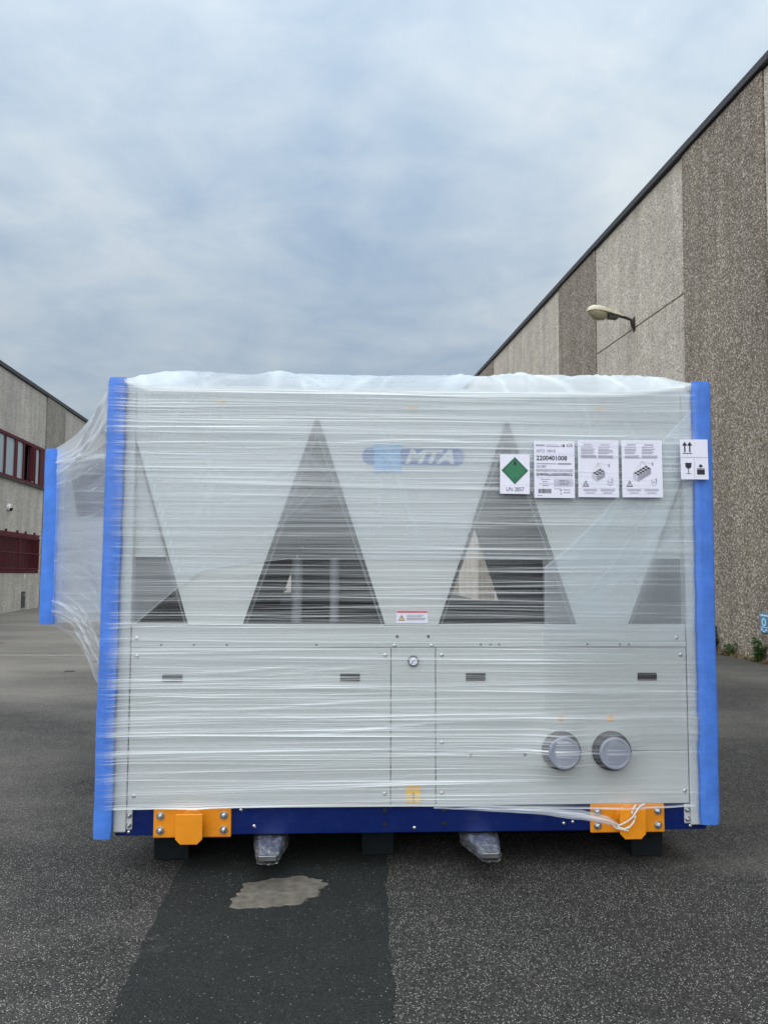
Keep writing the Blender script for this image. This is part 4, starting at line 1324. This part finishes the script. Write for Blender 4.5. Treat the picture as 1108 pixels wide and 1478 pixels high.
# UN diamond
t, a, h = paper(.465, .617, 1.862, 2.064, 'small white sheet with a green diamond reading UN 2857', R(.8))
MB().flat([(0, -.052), (.068, .019), (0, .088), (-.068, .019)], YI).build('green_diamond', M['green_ink'], t)
q = MB()
for p, r_ in (((0, -.043), (.0585, .019)), ((.0585, .019), (0, .079)), ((0, .079), (-.0585, .019)), ((-.0585, .019), (0, -.043))):
    d = Vector((r_[0] - p[0], r_[1] - p[1])).normalized() * .0012
    q.flat([(p[0] + d.y, p[1] - d.x), (r_[0] + d.y, r_[1] - d.x), (r_[0] - d.y, r_[1] + d.x), (p[0] - d.y, p[1] + d.x)], YI - .0004)
q.rect(-.007, .045, .007, .062, YI - .0004).rect(-.003, .062, .003, .068, YI - .0004)
q.build('diamond_print', M['ink'], t)
text_poly('2', 0, -.030, .014, YI - .0004, 'CENTER').build('class_number', M['ink'], t)
text_poly('UN 2857', -.045, -.086, .020, YI, 'LEFT', width=.09).build('lettering', M['ink'], t)

# big label
t, a, h = paper(.641, .849, 1.843, 2.137, 'white sheet with large number 2200401008, leftmost of the three tall sheets')
q = joined(text_poly('2200401008', -.092, .046, .023, YI, width=.156, bold=.0007), text_poly('AST2 1001E', -.092, .086, .014, YI, width=.098),
           text_poly('UN 2857', -.092, .008, .012, YI, width=.05), text_poly('REFRIGERATING MACHINES', -.092, -.012, .013, YI, width=.185),
           text_poly('SCHRWEALLAGGIO/OVERPACK', -.092, -.033, .013, YI, width=.185, bold=.0006), text_poly('CE', .062, .115, .016, YI, width=.03),
           text_poly('1008 Kg', .02, -.064, .010, YI, width=.05), text_poly('1078 lb', .02, -.079, .010, YI, width=.045))
q.rect(.036, .114, .038, .128, YI).rect(.043, .114, .052, .128, YI)
q.build('lettering', M['ink'], t, kind='stuff')
MB().rect(-.004, -.088, .094, -.050, YI + .0004).build('grey_panel', M['pale_ink'], t)
q = MB()
x = -.082
while x < -.018:
    wd = rnd.choice((.0012, .0022, .003)); q.rect(x, -.122, x + wd, -.100, YI); x += wd + rnd.choice((.001, .0018))
q.build('barcode', M['ink'], t)
lines(t, [(-.094, -.05, .122, .008), (-.042, .02, .124, .003), (-.042, .03, .116, .003), (-.092, .012, .028, .004), (-.07, -.02, -.052, .003), (-.062, -.035, -.063, .004), (-.08, -.01, -.073, .002),
          (-.062, -.03, -.082, .004), (-.09, -.06, -.134, .003), (.0, .03, -.099, .002), (.045, .08, -.104, .004), (.045, .08, -.118, .004), (.028, .036, -.106, .012), (.028, .036, -.124, .006), (-.09, .094, -.0435, .001)], 'grey_ink')
lines(t, [(.018, .086, .028, .008)], 'grey_ink', 'grey_bar')


def handling(x0, x1, z0, z1, label, nf):
    t, a, h = paper(x0, x1, z0, z1, label)
    r = random.Random(nf)
    rows_ = []
    for cx0, cx1 in ((-.088, -.008), (.0, .082)):
        rows_ += [(cx0 + .012, cx1 - .022, .122, .005), (cx0, cx1 - .02, .110, .003)]
        for k in range(4):
            rows_.append((cx0, cx1 - r.uniform(0, .03), .100 - k * .0075, .0035))
        for k in range(3):
            rows_.append((cx0, cx1 - r.uniform(0, .01), .066 - k * .005, .003))
        rows_ += [(cx0 + .01, cx1, -.107, .003), (cx0 + .01, cx1, -.113, .003), (cx0 + .022, cx1 - .012, -.124, .004)]
    lines(t, rows_, 'grey_ink')
    fr = MB()
    for z in (.131, .052, -.1, -.13):
        fr.rect(-.09, z, .086, z + .0008, YI)
    fr.build('rule_lines', M['pale_ink'], t)
    # isometric drawing of a machine with rows of fans on its roof, hung on slings
    L = .034 * nf / 2
    ex, ey, ez = Vector((.78, .46)), Vector((.8, -.5)), Vector((0, 1))
    o_ = Vector((-.010 - L * .42, -.050))
    Wd, Hh = .030, .028

    def pt(i, j, k):
        p = o_ + ex * i + ey * j + ez * k
        return (p.x, p.y)
    MB().flat([pt(0, 0, 0), pt(0, Wd, 0), pt(0, Wd, Hh), pt(0, 0, Hh)], YI).build('drawing_end', M['pale_ink'], t)
    MB().flat([pt(0, Wd, 0), pt(L, Wd, 0), pt(L, Wd, Hh), pt(0, Wd, Hh)], YI).build('drawing_side', M['grey_ink'], t)
    fans = MB()
    for i in range(nf):
        for j in range(2):
            fans.flat([pt(L * (i + .12) / nf, Wd * (j + .1) / 2, Hh), pt(L * (i + .12) / nf, Wd * (j + .9) / 2, Hh), pt(L * (i + .88) / nf, Wd * (j + .9) / 2, Hh), pt(L * (i + .88) / nf, Wd * (j + .1) / 2, Hh)], YI)
    fans.build('drawing_fans', M['ink'], t)
    sl = MB()

    def seg_(p, q, wd=.0011):
        d = Vector((q[0] - p[0], q[1] - p[1])).normalized() * wd / 2
        sl.flat([(p[0] + d.y, p[1] - d.x), (q[0] + d.y, q[1] - d.x), (q[0] - d.y, q[1] + d.x), (p[0] - d.y, p[1] + d.x)], YI - .0003)
    top = Vector(pt(L / 2, Wd / 2, Hh)) + Vector((-.004, .046))
    for c in ((0, 0), (0, Wd), (L, 0), (L, Wd)):
        seg_(pt(c[0], c[1], Hh), top, .0008)
    seg_(top, top + Vector((.055, -.010)), .0008)
    seg_(pt(0, 0, 0), pt(0, Wd, 0)); seg_(pt(0, Wd, 0), pt(L, Wd, 0)); seg_(pt(L, Wd, 0), pt(L, Wd, Hh)); seg_(pt(0, 0, 0), pt(0, 0, Hh)); seg_(pt(0, Wd, 0), pt(0, Wd, Hh))
    for i in range(1, nf):
        seg_(pt(L * i / nf, Wd, .004), pt(L * i / nf, Wd, Hh - .004))
    hk = top + Vector((.058, -.012))
    sl.flat([(hk.x - .003, hk.y - .008), (hk.x + .004, hk.y - .008), (hk.x + .004, hk.y + .008), (hk.x - .003, hk.y + .008)], YI)
    sl.build('drawing_lines', M['grey_ink'], t)
    # warning triangle and lifting hook detail
    w_ = MB()
    p3 = [Vector((-.083, -.092)), Vector((-.049, -.092)), Vector((-.066, -.061))]
    c3_ = sum(p3, Vector((0, 0))) / 3
    for i in range(3):
        p, q_ = p3[i], p3[(i + 1) % 3]
        w_.flat([tuple(p), tuple(q_), tuple(q_.lerp(c3_, .36)), tuple(p.lerp(c3_, .36))], YI)
    w_.rect(-.0675, -.083, -.0645, -.074, YI).rect(-.0675, -.0865, -.0645, -.0845, YI)
    w_.build('warning_triangle', M['ink'], t)
    rg = MB()
    for k in range(20):
        a0, a1 = 2 * math.pi * k / 20, 2 * math.pi * (k + 1) / 20
        if 3 < k < 7:
            continue
        rg.flat([(.060 + .014 * math.cos(a0), -.068 + .018 * math.sin(a0)), (.060 + .014 * math.cos(a1), -.068 + .018 * math.sin(a1)), (.060 + .011 * math.cos(a1), -.068 + .015 * math.sin(a1)), (.060 + .011 * math.cos(a0), -.068 + .015 * math.sin(a0))], YI)
    rg.rect(.053, -.072, .066, -.068, YI).rect(.070, -.068, .074, -.048, YI)
    rg.build('detail_drawing', M['grey_ink'], t)


handling(.867, 1.079, 1.848, 2.143, 'white sheet with a drawing of a short machine, middle of the three tall sheets', 3)
handling(1.095, 1.306, 1.849, 2.145, 'white sheet with a drawing of a long machine, rightmost of the three tall sheets', 5)

# a few strands of the wrap pass over the sheets
for k in range(11):
    za, zb = (lambda q: (q, q + rnd.uniform(-.02, .02)))(rnd.uniform(1.87, 2.12))
    xa = rnd.uniform(.40, .75); xb = xa + rnd.uniform(.3, .75); hw = rnd.uniform(.0010, .0022)
    xs_ = np.linspace(xa, min(xb, 1.38), 24)[None, :]
    vv_ = np.linspace(-1, 1, 3)[:, None]
    tt = (xs_ - xa) / (xs_.max() - xa)
    Zk = za + (zb - za) * tt + .003 * np.sin(tt * 3) + hw * vv_ * np.sin(np.pi * (.06 + .88 * tt))
    Xk = np.broadcast_to(xs_, Zk.shape).copy()
    sheet('film_strand', M['strand'], np.stack([Xk, np.full_like(Zk, -.0485), Zk], -1), 0 * Zk, Xk, Zk, film)

# handling marks on the right foam strip
t, a, h = paper(1.402, 1.548, 1.944, 2.152, 'white label with arrows, glass and box symbols across the right foam strip', 0, -.068)
q = MB()
for x in (-.048, -.022):
    q.rect(x - .0035, .036, x + .0035, .072, YI).flat([(x - .0135, .070), (x + .0135, .070), (x, .090)], YI)
q.rect(-.060, .0285, -.010, .032, YI)
q.build('arrow_symbol', M['ink'], t)
q = MB().flat([(-.038, -.047), (-.026, -.047), (-.017, -.040), (-.015, -.018), (-.049, -.018), (-.047, -.040)], YI)
q.rect(-.034, -.072, -.030, -.047, YI).rect(-.046, -.0745, -.018, -.072, YI)
q.build('glass_symbol', M['ink'], t)
q = MB().rect(.012, -.078, .052, -.051, YI).flat([(.032, -.043), (.044, -.034), (.032, -.024), (.020, -.034)], YI).rect(.012, -.0475, .052, -.045, YI)
q.build('box_symbol', M['ink'], t)
q = MB().rect(-.071, .0095, .071, .0112, YI).rect(-.002, -.1, -.0005, .0095, YI)
q.build('rule_lines', M['grey_ink'], t)

# ================================================================ SMALL THINGS ON THE GROUND
def twig(x, y, L, a, label):
    mw = Matrix.Translation((x, y, .006)) @ Matrix.Rotation(a, 4, 'Z')
    q = MB().tube([(-L / 2, 0, 0), (-L * .2, .012, .006), (L * .15, -.006, .004), (L / 2, .01, 0)], [.008, .009, .007, .004], 6)
    q.tube([(L * .05, 0, .004), (L * .2, .04, .01), (L * .3, .07, .006)], [.005, .004, .002], 5)
    o_ = q.build('twig', M['twig'], None, smooth=True)
    o_.matrix_world = mw
    tag(o_, label, 'twig', 'twigs lying on the asphalt')


twig(4.05, 9.75, .26, R(-12), 'thin broken twig on the asphalt beside the right foam strip')
twig(-4.35, 10.8, .14, R(14), 'short dark twig on the asphalt left of the machine, the nearer of two')
twig(-4.4, 11.9, .14, R(4), 'short dark twig on the asphalt left of the machine, nearest the pale joint')
